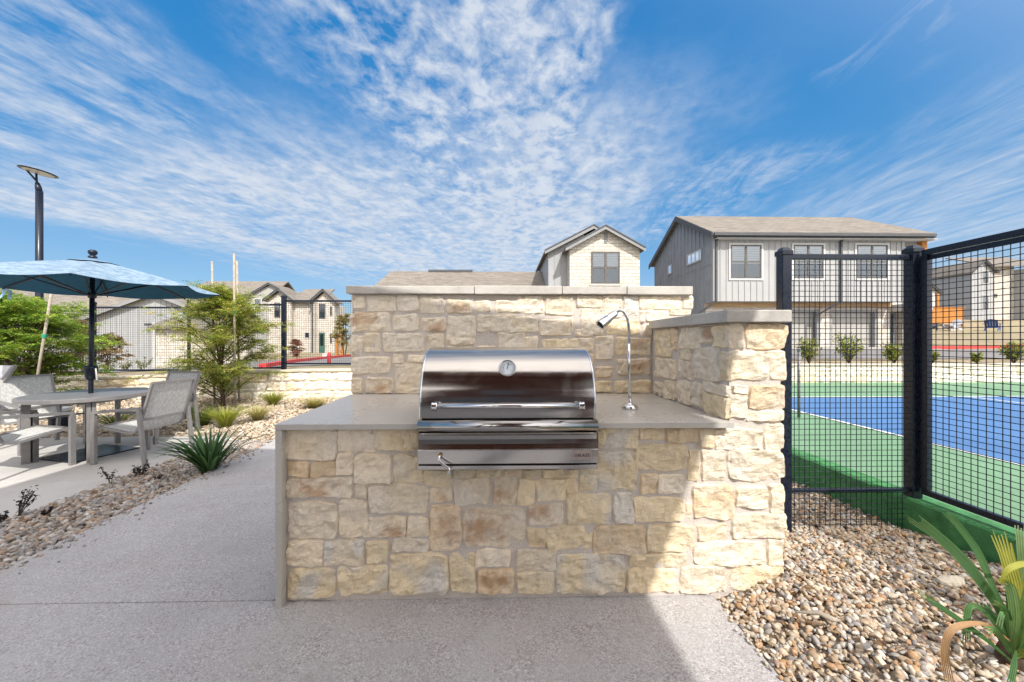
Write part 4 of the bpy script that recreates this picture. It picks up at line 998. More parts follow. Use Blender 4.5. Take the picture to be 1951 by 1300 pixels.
def gable_roof(parent, xa, xb, xm, ze, zk, y0, y1, t=.13, fas=.22, rake='trim_grey'):
    mb = MB(); roof_plane(mb, (xa,y0,ze), (xa,y1,ze), (xm,y1,zk), (xm,y0,zk), t); roof_plane(mb, (xb,y0,ze), (xm,y0,zk), (xm,y1,zk), (xb,y1,ze), t)
    r = mb.build('roof', 'roof_shingle', parent)
    mb = MB(); mb.prism([(xa,y0-.04,ze-fas), (xa,y0-.04,ze-.03), (xm,y0-.04,zk-.03), (xm,y0-.04,zk-fas)], (0,.038,0)); mb.prism([(xb,y0-.04,ze-fas), (xm,y0-.04,zk-fas), (xm,y0-.04,zk-.03), (xb,y0-.04,ze-.03)], (0,.038,0))
    mb.build('rake_board', rake, r)
    mb = MB(); mb.bar((xa,y0-.045,ze+.0), (xm,y0-.045,zk+.0), .07, .06); mb.bar((xb,y0-.045,ze+.0), (xm,y0-.045,zk+.0), .07, .06); mb.build('drip_edge', 'trim_dark', r)
    return r
gable_roof(hc, q(1077.5,471,Yc-.35).x, q(1230,469,Yc-.35).x, q(1154,429,Yc-.35).x, q(1080,471,Yc-.35).z, q(1154,429.5,Yc-.35).z, Yc-.35, Yc+7.2)
Yg = 21.9; xg0, xg1 = q(1044.5,500,Yg).x, xw0-.004; zgk = q(1129,434,Yg).z; zge = q(1044,478,Yg).z; xgm = q(1129,430,Yg).x
mb = MB(); mb.prism([(xg0,Yg,.8), (xg1+1.0,Yg,.8), (xg1+1.0,Yg,lerp(zge,zgk,(xg1+1.0-xg0)/(xgm-xg0)) if xg1+1 < xgm else zgk), (xg0,Yg,zge)], (0, 6, 0))
battens(mb, face('front', Yg), xg0+.03, xg1, .8, lambda a: lerp(zge, zgk, (a-xg0)/(xgm-xg0))-.1, sp=.33)
mb.build('siding_wall', 'siding_grey', hc)
gable_roof(hc, q(1038,478,Yg-.35).x, 2*xgm-q(1038,478,Yg-.35).x-.6, xgm, q(1038,477,Yg-.35).z, q(1129,428.5,Yg-.35).z, Yg-.35, Yg+6)
Yw = 22.2; zr_ = at_y(880, 517.5, 25.5).z; zee = zr_-1.9; xa_, xb_ = at_y(745,518,25.5).x, xg0-.01; xe_ = at_y(716,548,Yw).x-.6
mb = MB(); roof_plane(mb, (xe_,Yw,zee), (xb_,Yw,zee), (xb_,25.5,zr_), (xa_,25.5,zr_)); roof_plane(mb, (xe_,Yw,zee), (xa_,25.5,zr_), (xa_,25.6,zr_), (xe_,28.9,zee)); roof_plane(mb, (xe_,28.9,zee), (xa_,25.5,zr_), (xb_,25.5,zr_), (xb_,28.9,zee))
mb.build('wing_roof', 'roof_shingle', hc)
mb = MB(); mb.box(xe_+.4, xb_, Yw+.4, 28.4, .6, zee+.05); mb.build('wing_wall', 'siding_grey', hc)
mb = MB(); mb.box(at_y(817,516,25.5).x, at_y(900,516,25.5).x, 25.35, 25.65, zr_-.05, zr_+.09); mb.build('ridge_vent', 'trim_dark', hc)
# --- left garage building
Y1 = 22.0; q = lambda px, py, Y=Y1: at_y(px, py, Y)
h1 = thing('garage_building', 'low grey board-sided garage building with shingled roof behind the umbrella', 'house', (q(290,600).x, Y1, .2))
xa_, xb_, xm = q(135,600).x, q(349,600).x, q(290,600).x; zk = q(290,559).z; ze = q(120,618).z; zer = zk-(zk-ze)*(xb_-xm)/(xm-xa_)
mb = MB(); mb.prism([(xa_,Y1,-.6), (xb_,Y1,-.6), (xb_,Y1,zer), (xm,Y1,zk), (xa_,Y1,ze)], (0, 2.5, 0))
battens(mb, face('front', Y1), xa_+.03, xb_-.03, -.5, lambda a: lerp(zk, ze, abs(a-xm)/(xm-xa_))-.05, sp=.30)
mb.build('gable_wall', 'siding_grey', h1)
A_, B_, C_ = q(118,617,Y1-.3), q(290,555,Y1-.3), q(354,579.5,Y1-.3)
mb = MB(); roof_plane(mb, (A_.x,Y1-.3,A_.z), (A_.x,Y1+5.5,A_.z), (B_.x,Y1+5.5,B_.z), (B_.x,Y1-.3,B_.z)); roof_plane(mb, (C_.x,Y1-.3,C_.z), (B_.x,Y1-.3,B_.z), (B_.x,Y1+2.6,B_.z), (C_.x,Y1+2.6,C_.z)); g1r = mb.build('gable_roof', 'roof_shingle', h1)
mb = MB()
for e in (A_, C_): mb.prism([(e.x,Y1-.34,e.z-.22), (e.x,Y1-.34,e.z-.03), (B_.x,Y1-.34,B_.z-.03), (B_.x,Y1-.34,B_.z-.22)], (0,.038,0))
mb.build('rake_board', 'trim_grey', g1r)
Ya = 21.2; qa = lambda px, py: at_y(px, py, Ya); ax0, ax1, az = qa(297,620).x, qa(470,620).x, qa(300,622).z
mb = MB(); mb.box(ax0, ax1, Ya, Ya+.75, -.6, az); mb.build('stone_annex', 'house_stone', h1)
mb = MB(); roof_plane(mb, (ax0-.2,Ya-.3,az-.02), (ax1+.2,Ya-.3,az-.02), (ax1+.2,Ya+.78,az+.42), (ax0-.2,Ya+.78,az+.42)); mb.build('annex_roof', 'roof_shingle', h1)
window(h1, face('front', Ya), qa(395,640).x, qa(415,640).x, qa(400,668).z, qa(400,640).z, trim=0, blind=.4)
zr1 = at_y(150,546,27.5).z; ye = 22.6; ze1 = at_y(60,619,ye).z
mb = MB(); roof_plane(mb, (-38,ye,ze1), (xa_+1.2,ye,ze1), (xm+.5,27.5,zr1), (-38,27.5,zr1)); roof_plane(mb, (-38,32,ze1), (-38,27.5,zr1), (xm+.5,27.5,zr1), (xm+.5,32,ze1))
mb.build('main_roof', 'roof_shingle', h1)
mb = MB(); mb.box(-37.5, xa_+.02, ye+.5, 31.5, -.9, ze1+.02); battens(mb, face('front', ye+.5), -37.5, xa_, -.8, lambda a: ze1-.1, sp=.4); mb.build('main_wall', 'siding_light', h1)
mb = MB(); mb.box(-38, xa_+.2, ye-.08, ye, ze1-.2, ze1-.02); mb.build('gutter', 'trim_dark', h1)
x = q(295.5,600).x; mb = MB(); mb.box(x-.07, x+.07, Y1-.1, Y1-.03, -.4, ze+.1); mb.build('downspout', 'trim_white', h1)
mb = MB(); mb.box(q(283,618).x, q(290,618).x, Y1-.25, Y1-.03, q(283,621).z, q(283,617).z); mb.build('eave_end', 'trim_dark', h1)  # dark block standing for the low roof's eave end
# --- house with board gable behind the young tree
Y2 = 47.0; q = lambda px, py, Y=Y2: at_y(px, py, Y)
h2 = thing('house', 'white board-sided gable house with grey roof behind the staked young tree', 'house', (q(490,650).x, Y2, .2))
xm = q(514,600).x; xa_, xb_ = q(473,600).x, q(555,600).x; zk = q(514,544).z; ze = q(473,563).z
mb = MB(); mb.prism([(xa_,Y2,-.4), (xb_,Y2,-.4), (xb_,Y2,ze), (xm,Y2,zk), (xa_,Y2,ze)], (0, 6, 0)); battens(mb, face('front', Y2), xa_+.03, xb_-.03, -.3, lambda a: lerp(zk, ze, abs(a-xm)/(xm-xa_))-.05, sp=.36)
mb.build('gable_wall', 'siding_light', h2)
gable_roof(h2, q(468,562,Y2-.3).x, q(560,562,Y2-.3).x, xm, q(468,564,Y2-.3).z, q(514,539,Y2-.3).z, Y2-.3, Y2+4, rake='trim_dark')
window(h2, face('front', Y2), q(486,600).x, q(497,600).x, q(480,596).z, q(480,570).z, trim=.07, blind=.4)
xl_ = q(345,600).x; zr2 = at_y(440,536,51).z; ze2 = at_y(440,560,47.6).z
mb = MB(); roof_plane(mb, (xl_,47.6,ze2), (xm,47.6,ze2), (xm,51,zr2), (xl_,51,zr2)); roof_plane(mb, (xl_,54.4,ze2), (xl_,51,zr2), (xm,51,zr2), (xm,54.4,ze2)); mb.build('main_roof', 'roof_shingle', h2)
mb = MB(); mb.box(xl_+.3, xa_-.01, 48, 54, -.5, ze2); battens(mb, face('front', 48), xl_+.3, xa_-.05, -.4, lambda a: ze2-.1, sp=.4); mb.build('main_wall', 'trim_white', h2)
mb = MB(); mb.box(xl_, xa_-.2, 47.5, 47.6, ze2-.3, ze2-.02); mb.build('gutter', 'trim_dark', h2)
# --- two storey stone house at the end of the lane
Y3 = 38.0; q = lambda px, py, Y=Y3: at_y(px, py, Y)
h3 = thing('house', 'two-storey cream stone house with twin gables and red kerb in front', 'house', (q(575,670).x, Y3, .2))
def sgable(pl, pm, pr, yk, yel, yer, Y, dep):
    xa_, xm, xb_ = q(pl,600,Y).x, q(pm,600,Y).x, q(pr,600,Y).x; ze = (q(pl,yel,Y).z+q(pr,yer,Y).z)/2; zk = q(pm,yk,Y).z
    mb = MB(); mb.prism([(xa_,Y,-.3), (xb_,Y,-.3), (xb_,Y,ze), (xm,Y,zk), (xa_,Y,ze)], (0, dep, 0)); mb.build('stone_wall', 'house_stone', h3)
    gable_roof(h3, xa_-.35, xb_+.35, xm, ze-.02, zk+.28, Y-.35, Y+dep, rake='trim_dark')
sgable(511, 533, 555, 556, 572, 572, Y3-.5, 3); sgable(597, 618, 637, 557, 575, 577, Y3-.5, 1.2)
xa_, xb_ = q(555,600).x-.15, q(597,600).x+.15; ze = q(575,573).z; zr3 = at_y(590,551,42).z
mb = MB(); mb.box(xa_, xb_, Y3, Y3+7, -.3, ze); mb.build('stone_wall', 'house_stone', h3)
mb = MB(); roof_plane(mb, (xa_-.5,Y3-.4,ze-.02), (xb_+.5,Y3-.4,ze-.02), (xb_+.2,42,zr3), (xa_-.4,42,zr3)); mb.build('roof', 'roof_shingle', h3)
mb = MB(); mb.box(xa_, xb_, Y3-.5, Y3-.41, ze-.22, ze); mb.build('gutter', 'trim_dark', h3)
p3 = face('front', Y3-.5); qq = lambda px, py: at_y(px, py, Y3-.5)
for a, b, c, d, bl_ in ((608,620,579,607,0), (523,534,577,605,.3), (629,632.5,584,602,0), (629,632.5,636,654,0)):
    window(h3, p3, qq(a,600).x, qq(b,600).x, qq(600,d).z, qq(600,c).z, cols=1, trim=0, fw=.07, blind=bl_)
mb = MB(); fbox(mb, p3, qq(608,600).x, qq(619,600).x, .2, qq(600,634).z, .01, .06); dr = mb.build('door', 'door_teal', h3)
mb = MB(); fbox(mb, p3, qq(610.5,600).x, qq(616.5,600).x, .9, qq(600,637).z, .062, .075); mb.build('pane', 'window_glass', dr)
window(h3, face('front', Y3), q(581.5,600).x, q(589.5,600).x, q(600,643.5).z, q(600,634).z, cols=1, sash=False, trim=.05, fw=.05, blind=0)
for px, m in ((596, 'trim_dark'), (602, 'stake_wood')):
    x = qq(px,600).x; mb = MB(); mb.bar((x,Y3-.62,-.2), (x,Y3-.62,ze+.05), .11); mb.build('downspout', m, h3)
# --- far right houses on the slope
Y4 = 46.0; q = lambda px, py, Y=Y4: at_y(px, py, Y)
h4 = thing('house', 'two-storey grey and stone house on the slope at the far right', 'house', (q(1890,600).x, Y4, 4.2))
xa_, xm, xb_ = q(1851,550).x, q(1872,550).x, q(1894,550).x; ze = q(1870,517).z; zk = q(1871,498).z
mb = MB(); mb.prism([(xa_,Y4,3.2), (xb_,Y4,3.2), (xb_,Y4,ze), (xm,Y4,zk), (xa_,Y4,ze)], (0,7,0)); battens(mb, face('front', Y4), xa_+.03, xb_-.03, 3.4, lambda a: lerp(zk, ze, abs(a-xm)/(xm-xa_))-.05, sp=.4); mb.build('gable_wall', 'siding_grey', h4)
gable_roof(h4, q(1847,519).x, q(1898,519).x, xm, q(1847,519).z, q(1872,495).z, Y4-.3, Y4+7, rake='trim_dark')
pf4 = face('front', Y4)
for c, d in ((517,540), (563,591)): window(h4, pf4, q(1872,550).x, q(1882.5,550).x, q(1880,d).z, q(1880,c).z, cols=1, trim=.06, fw=.07, blind=.4)
xs0, xs1 = xb_+.02, q(1932,550,Y4+.6).x; zs = q(1910,506,Y4+.6).z
mb = MB(); mb.box(xs0, xs1, Y4+.6, Y4+7, 3.2, zs); mb.build('stone_wall', 'house_stone', h4)
window(h4, face('front', Y4+.6), q(1901,550).x, q(1911,550).x, q(1900,566).z, q(1900,559).z, cols=1, sash=False, trim=0, fw=.06, blind=0)
xs2 = q(1990,550).x; mb = MB(); mb.box(xs1, xs2, Y4-.4, Y4+7, 3.2, q(1940,512,Y4-.4).z); battens(mb, face('front', Y4-.4), xs1, xs2, 3.4, lambda a: q(1940,512,Y4-.4).z, sp=.4); mb.build('side_bay', 'siding_grey', h4)
for c, d in ((524,552), (575,604)): window(h4, face('front', Y4-.4), q(1943,550).x, q(1957,550).x, q(1880,d).z, q(1880,c).z, cols=1, trim=.06, fw=.07, blind=.3)
mb = MB(); roof_plane(mb, (q(1890,509).x,Y4-.3,q(1890,507).z), (xs2,Y4-.3,q(1890,504).z), (xs2,Y4+4,at_y(1900,490,Y4+4).z), (xm,Y4+4,at_y(1900,492,Y4+4).z)); mb.build('main_roof', 'roof_shingle', h4)
mb = MB(); x = q(1897,550).x; mb.bar((x,Y4+.5,3.4), (x,Y4+.5,zs), .1); mb.build('downspout', 'trim_white', h4)
Y5 = 54.0; q = lambda px, py, Y=Y5: at_y(px, py, Y)
h5 = thing('house', 'low grey gabled house with orange timber porch beyond the wooden fence', 'house', (q(1815,600).x, Y5, 4.5))
xa_, xm, xb_ = q(1797,550).x, q(1806,550).x, q(1824,550).x; ze = q(1800,566).z; zk = q(1806,553).z
mb = MB(); mb.prism([(xa_,Y5,3.2), (xb_,Y5,3.2), (xb_,Y5,ze), (xm,Y5,zk), (xa_,Y5,ze)], (0,5,0)); mb.build('gable_wall', 'siding_grey', h5)
gable_roof(h5, xa_-.5, xb_+.5, xm, ze-.1, zk+.3, Y5-.3, Y5+5, rake='trim_dark')
mb = MB(); roof_plane(mb, (xm,Y5+.5,ze), (q(1862,560).x,Y5+.5,ze), (q(1862,560).x,Y5+4,at_y(1800,542,Y5+4).z), (xm,Y5+4,at_y(1800,541,Y5+4).z)); mb.build('main_roof', 'roof_shingle', h5)
mb = MB(); mb.box(xb_+.02, q(1862,560).x, Y5+1, Y5+5, 3.2, ze); mb.build('rear_wall', 'siding_light', h5)
zpt = q(1830,566).z; mb = MB(); roof_plane(mb, (q(1817,560).x,Y5-2.4,zpt-.2), (q(1855,560).x,Y5-2.4,zpt-.2), (q(1855,560).x,Y5+.9,zpt+.5), (q(1817,560).x,Y5+.9,zpt+.5), .18); mb.build('porch_roof', 'trim_dark', h5)
for px in (1823.5, 1834, 1846):
    x = q(px,580,Y5-2.3).x; mb = MB(); mb.box(x-.13, x+.13, Y5-2.3, Y5-2.05, 3.2, zpt-.4); mb.build('porch_post', 'orange_wood', h5)
mb = MB(); mb.box(q(1819,560,Y5-2.3).x, q(1852,560,Y5-2.3).x, Y5-2.31, Y5-2.06, zpt-.395, zpt-.2); mb.build('porch_beam', 'orange_wood', h5)
Y6 = 44.0; q = lambda px, py, Y=Y6: at_y(px, py, Y)
h6 = thing('house', 'white house gable glimpsed beside the orange timber porch post of the townhouse', 'house', (q(1770,600).x, Y6, 3.6))
xa_, xm, xb_ = q(1700,550).x, q(1742,550).x, q(1786,550).x; ze = q(1790,556).z; zk = q(1742,522).z
mb = MB(); mb.prism([(xa_,Y6,2.4), (xb_,Y6,2.4), (xb_,Y6,ze), (xm,Y6,zk), (xa_,Y6,ze)], (0,6,0)); mb.build('gable_wall', 'trim_white', h6)
gable_roof(h6, q(1696,559).x, q(1792,559).x, xm, q(1790,559).z, q(1742,518).z, Y6-.3, Y6+6, rake='trim_dark')
window(h6, face('front', Y6), q(1764,550).x, q(1774,550).x, q(1770,586).z, q(1770,572).z, cols=2, sash=False, trim=.05, fw=.06, blind=0)
x = q(1786,570,Y6-1.2).x; mb = MB(); mb.box(x-.12, x+.12, Y6-1.3, Y6-1.06, 2.6, q(1786,560,Y6-1.2).z); mb.build('porch_post', 'orange_wood', h6)
# --- timber fence and garden chairs on the slope
Yf = 40.0; q = lambda px, py, Y=Yf: at_y(px, py, Y)
tf = thing('wooden_fence', 'orange horizontal board fence on the dry slope beyond the court', 'fence', (q(1797,610).x, Yf, 2.5))
mb = MB(); x0, x1 = q(1740,600).x, q(1836,600).x; z0, z1 = q(1800,617).z, q(1800,586.5).z
for i in range(7): mb.box(x0, x1, Yf-.02, Yf+.02, lerp(z0, z1, i/7)+.012, lerp(z0, z1, (i+1)/7))
mb.build('boards', 'orange_wood', tf)
mb = MB(); mb.box(x0-.1, x1+.1, Yf-.1, Yf+.1, z1, z1+.06); mb.build('cap_rail', 'orange_wood', tf)
for px in (1760, 1798, 1835):
    x = q(px,600).x; mb = MB(); mb.box(x-.07, x+.07, Yf+.021, Yf+.15, z0-.6, z1); mb.build('fence_post', 'orange_wood', tf)
def adirondack(loc, rz, m, label):
    t = thing('adirondack_chair', label, 'chair', loc, rz, 'garden chairs on the slope')
    for k in range(5):
        x = -.28+.14*k; mb = MB(); hgt = .95-.02*abs(k-2)**2
        mb.prism([(x-.062,.12,.30), (x+.062,.12,.30), (x+.062*(1+.06*1),.55,hgt), (x-.062*(1+.06),.55,hgt)], (0,.025,0)); mb.build('back_slat', m, t, local=True)
    mb = MB(); mb.prism([(-.30,-.42,.40), (.30,-.42,.40), (.30,.16,.27), (-.30,.16,.27)], (0,0,-.03)); mb.build('seat', m, t, local=True)
    for s_ in (-1, 1):
        mb = MB(); mb.box(s_*.40-.07, s_*.40+.07, -.48, .32, .57, .595); mb.build('arm', m, t, local=True)
        mb = MB(); mb.box(s_*.36-.02, s_*.36+.02, -.44, -.32, 0, .57); mb.build('leg', m, t, local=True)
        mb = MB(); mb.bar((s_*.34,-.36,.36), (s_*.34,.52,.03), .03, .12); mb.build('leg', m, t, local=True)
    return t
for px, py, Y, rz, m, lb_ in ((1890,628,37,R(120),'blue_plastic','bright blue slatted garden chair seen from behind on the dry slope'), (1815,628,37.5,R(-85),'white_plastic','pale lavender garden chair in front of the orange board fence'), (1768,629,37.5,R(-20),'slate_plastic','slate grey garden chair close to the black fence corner post')):
    p = at_y(px, py, Y); p.z = H(p.x, p.y); adirondack(p, rz, m, lb_).scale = (1.25, 1.25, 1.25)
# red painted kerb on the right lane
mb = MB(); pts = [at_y(1740, 668, 17.4), at_y(1860, 662, 17.6), at_y(1960, 656.5, 18.2), at_y(2150, 650, 19)]
for a, b in zip(pts[:-1], pts[1:]): mb.prism([(a.x,a.y,H(a.x,a.y)-.1), (b.x,b.y,H(b.x,b.y)-.1), (b.x,b.y,max(b.z,H(b.x,b.y)+.15)), (a.x,a.y,max(a.z,H(a.x,a.y)+.15))], (0,.25,0))
tag(mb.build('red_kerb', 'red_paint'), 'red painted fire lane kerb below the dry slope on the right', 'kerb', None, 'structure')
# red kerb and bollard on the left lane
mb = MB(); A = at_z(500, 700, wall_top(-6)+.05); 
pts = [Vector((-6.6,10.3)), Vector((-7.4,13)), Vector((-8.5,17)), Vector((-9.6,21.5)), Vector((-11.6,30))]
pts = [Vector((at_y(a,b,Y).x, Y)) for a, b, Y in ((500,700,10.2), (560,691,13.0), (610,683.5,17.5), (668,676,24))]
for a, b in zip(pts[:-1], pts[1:]):
    n_ = Vector((-(b-a).y, (b-a).x)).normalized()*.09
    mb.prism([(a.x-n_.x,a.y-n_.y,H(a.x,a.y)-.1), (b.x-n_.x,b.y-n_.y,H(b.x,b.y)-.1), (b.x+n_.x,b.y+n_.y,H(b.x,b.y)-.1), (a.x+n_.x,a.y+n_.y,H(a.x,a.y)-.1)], (0,0,.22))
tag(mb.build('red_kerb', 'red_paint'), 'red painted kerb curving along the left lane by the stone house', 'kerb', None, 'structure')
b0 = at_y(627, 697, 10.9); b0.z = H(b0.x, b0.y)
bo = thing('bollard', 'short red bollard beside the lane behind the mesh fence', 'bollard', b0)
mb = MB(); mb.smooth = True; mb.lathe([(.05,-.05),(.05,.30),(.035,.345),(0,.36)], b0, 16); mb.build('pipe', 'red_paint', bo)
mb = MB(); mb.smooth = True; mb.lathe([(.057,.24),(.057,.27)], b0, 16); mb.build('band', 'red_paint', bo)
s0 = at_y(619, 671, 26); s0.z = H(s0.x, s0.y)
sg = thing('yard_sign', 'small white notice on a stake in front of the stone house door', 'sign', s0)
mb = MB(); mb.box(s0.x-.17, s0.x+.17, s0.y-.012, s0.y+.012, s0.z+.25, s0.z+.48); mb.build('panel', 'trim_white', sg)
mb = MB(); mb.box(s0.x-.015, s0.x+.015, s0.y+.013, s0.y+.035, s0.z-.05, s0.z+.46); mb.build('stake', 'trim_grey', sg)
g0 = at_y(642, 668, 33); g0.z = H(g0.x, g0.y)
gt = thing('timber_gate', 'orange timber gate posts beside the cream stone house', 'gate', g0)
for dx in (0, .45):
    mb = MB(); mb.box(g0.x+dx-.1, g0.x+dx+.1, g0.y-.1, g0.y+.1, g0.z-.1, g0.z+1.75); mb.build('gate_post', 'orange_wood', gt)
mb = MB(); mb.box(g0.x-.2, g0.x+.65, g0.y-.12, g0.y+.12, g0.z+1.753, g0.z+1.9); mb.build('lintel', 'orange_wood', gt)
# ------------------------------------------------------------------ retaining walls
def blockwall(name, x0, x1, Y, topf, zb, courses, label, seed, lens=(.4,.9)):
    t = thing(name, label, 'wall', ((x0+x1)/2, Y, zb)); mb = MB(); rr = random.Random(seed)
    for c in range(courses):
        x = x0-rr.uniform(0,.4)
        while x < x1:
            wd = rr.uniform(*lens); xe = min(x+wd, x1+.05); tz = topf((x+xe)/2)
            za, zb_ = lerp(zb, tz, c/courses), lerp(zb, tz, (c+1)/courses)
            stone(mb, lambda u, z, h: (u, Y-h, z), x+.004, xe-.004, za+.004, zb_-.003, rr.choice('ccwwgcy'), seed*100+len(mb.v), bulge=.03, res=.06, sink=-.01, wob=.012); x = xe
    mb.mi = 1; n = 16
    for i in range(n):
        a, b = lerp(x0,x1,i/n), lerp(x0,x1,(i+1)/n); mb.prism([(a,Y,zb-.3), (b,Y,zb-.3), (b,Y,topf(b)), (a,Y,topf(a))], (0,.35,0))
    mb.build('block_courses', ('limestone', 'mortar'), t, fixn=False)
    k = 0; x = x0
    while x < x1:
        xe = min(x+rr.uniform(.7,1.3), x1); m = topf((x+xe)/2); mb = MB(); mb.prism([(x+.003,Y-.04,topf(x)+.003), (xe-.003,Y-.04,topf(xe)+.003), (xe-.003,Y-.04,topf(xe)+.055), (x+.003,Y-.04,topf(x)+.055)], (0,.42,0)); mb.build('coping', 'limestone_plain', t, bevel=.008); x = xe
    return t
mat('limestone_plain', rough=.9, spec=.15, fn=vary((.62,.55,.44), .14, 7, .5, 40))
blockwall('retaining_wall', -13.5, 1.2, 8.5, lambda x: wall_top(x)-.05, .02, 3, 'long pale limestone block retaining wall behind the planting bed', 31)
blockwall('retaining_wall', 2.0, 26, 9.42, lambda x: .70, .25, 2, 'low pale limestone retaining wall at the back of the sports court', 47, (.5,1.2))
# ------------------------------------------------------------------ left mesh fence
Yn = 8.68; fl = thing('mesh_fence', 'black square-mesh fence standing on the left limestone retaining wall', 'fence', (-7.4, Yn, .6))
pxs = [-170, 0, 180, 360, 541, 722]; spec = [(594,712), (591,711), (584.5,707), (579,703), (572,694.5)]
for i, px in enumerate(pxs):
    p = at_y(px, 600, Yn); top = at_y(px, spec[min(i, 4)][0]-6, Yn).z; post(fl, p.x, Yn, .2, top, .085 if px == 541 else .05)
for i, (yt, yb_) in enumerate(spec):
    xa_, xb_ = at_y(pxs[i], 600, Yn).x+.05, at_y(pxs[i+1], 600, Yn).x-.05; zt, zb_ = at_y(pxs[i], yt, Yn).z, at_y(pxs[i], yb_, Yn).z
    mb = MB(); mb.box(xa_, xb_, Yn-.02, Yn+.02, zt-.04, zt); mb.build('top_rail', 'black_metal', fl)
    mb = MB(); mb.box(xa_, xb_, Yn-.02, Yn+.02, zb_, zb_+.035); mb.build('bottom_rail', 'black_metal', fl)
    mb = MB(); woven(mb, (xa_, Yn), (xb_, Yn), zb_+.03, zt-.03, .050, .0023, 0); mb.build('wire_mesh', 'black_metal', fl, fixn=False)
# ------------------------------------------------------------------ lamp post
lp_ = at_y(75, 600, 9.9); lp_.z = H(lp_.x, lp_.y)
sl_ = thing('street_lamp', 'tall black lamp post with a tilted round disc head behind the blue umbrella', 'street lamp', lp_)
q = lambda px, py, dy=0: at_y(px, py, lp_.y+dy)
ztop = q(73, 365).z
mb = MB(); mb.smooth = True; mb.lathe([(.11,-.05),(.11,.1),(.075,.14),(.072,2.4),(.070,2.42),(.068,ztop-lp_.z)], (lp_.x, lp_.y, lp_.z), 20); mb.build('pole', 'black_metal', sl_)
zc_ = q(73,365).z; mb = MB(); mb.smooth = True; mb.tube([Vector((lp_.x, lp_.y, zc_-.02)), q(73,357), q(71,349)], [.062,.06,.042], 16); mb.build('collar', 'black_metal', sl_)
hc_ = q(73, 328); 
for pt in (q(51.5,325,-.05), q(69,326,.12)):
    mb = MB(); mb.smooth = True; mb.tube(spline([q(72,352), q(70,346), pt], 6), .022, 8); mb.build('arm', 'black_metal', sl_)
tilt = Vector((.13, .04, 1)).normalized()
mb = MB(); mb.smooth = True; mb.lathe([(.0,-.008),(.30,-.010),(.335,-.008),(.34,.0),(.335,.010),(.30,.018),(0,.022)], hc_, 40, tilt); hd_ = mb.build('lamp_head', 'black_metal', sl_)
mb = MB(); mb.lathe([(.10,-.016),(.27,-.016),(.27,-.0105),(.10,-.0105)], hc_, 32, tilt); mb.build('lens', 'lens_white', hd_)
# ------------------------------------------------------------------ plants
def unit(a): return a/np.maximum(np.linalg.norm(a, axis=-1, keepdims=True), 1e-9)
def leaf_quads(C, D, N_, ln, wd):
    """rhombus leaflets: centre C, along D, width direction from normal N_"""
    D = unit(D); S_ = unit(np.cross(D, N_)); ln = ln[:,None]; wd = wd[:,None]
    V = np.stack([C-D*ln*.5, C+S_*wd*.5-D*ln*.05, C+D*ln*.5, C-S_*wd*.5-D*ln*.05], 1)
    return V.reshape(-1,3), np.arange(len(C)*4).reshape(-1,4)
def crown(name, parent, fronds, per, ln, wd, pal, dark=.5, r=rng, center=None, rad=None, flen=.16):
    """fronds: (pos, dir) arrays; each frond carries 'per' small leaflets along it"""
    P0, D0 = fronds; n = len(P0)
    t = np.tile(np.linspace(.05, 1, per), n); side = np.tile(np.where(np.arange(per) % 2, 1., -1.), n)
    P = np.repeat(P0, per, 0); D = np.repeat(unit(D0), per, 0); fl = np.repeat(r.uniform(.6, 1.3, n)*flen, per)
    up = np.array([0,0,1.])+r.normal(0,.35,(n,3)); up = np.repeat(up, per, 0); S_ = unit(np.cross(D, up))
    droop = np.zeros_like(P); droop[:,2] = -.35*fl*t*t
    C = P+D*(fl*t)[:,None]+S_*(side*ln*.45)[:,None]+droop+r.normal(0,.006,(n*per,3))
    LD = unit(S_*side[:,None]+D*.6+r.normal(0,.25,(n*per,3))); N_ = unit(up+r.normal(0,.5,(n*per,3)))
    V, Fa = leaf_quads(C, LD, N_, ln*r.uniform(.7,1.3,n*per), wd*r.uniform(.7,1.3,n*per))
    ci = np.repeat(r.choice(len(pal), n), per); c = pal[ci]*np.repeat(r.uniform(.7,1.2,n), per)[:,None]*r.uniform(.85,1.15,(n*per,1))
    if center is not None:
        d = np.linalg.norm((C-center)/rad, axis=1); c = c*np.clip(dark+(1-dark)*d*1.1, dark, 1.15)[:,None]  # inner shade painted in: leaf colour darkens toward the crown centre
    return np_mesh(name, V, Fa, np.repeat(c, 4, 0), ('leaf',), parent)
GREEN = np.array([(.30,.36,.06),(.37,.41,.08),(.22,.29,.05),(.44,.43,.10),(.14,.19,.03),(.46,.39,.11)])
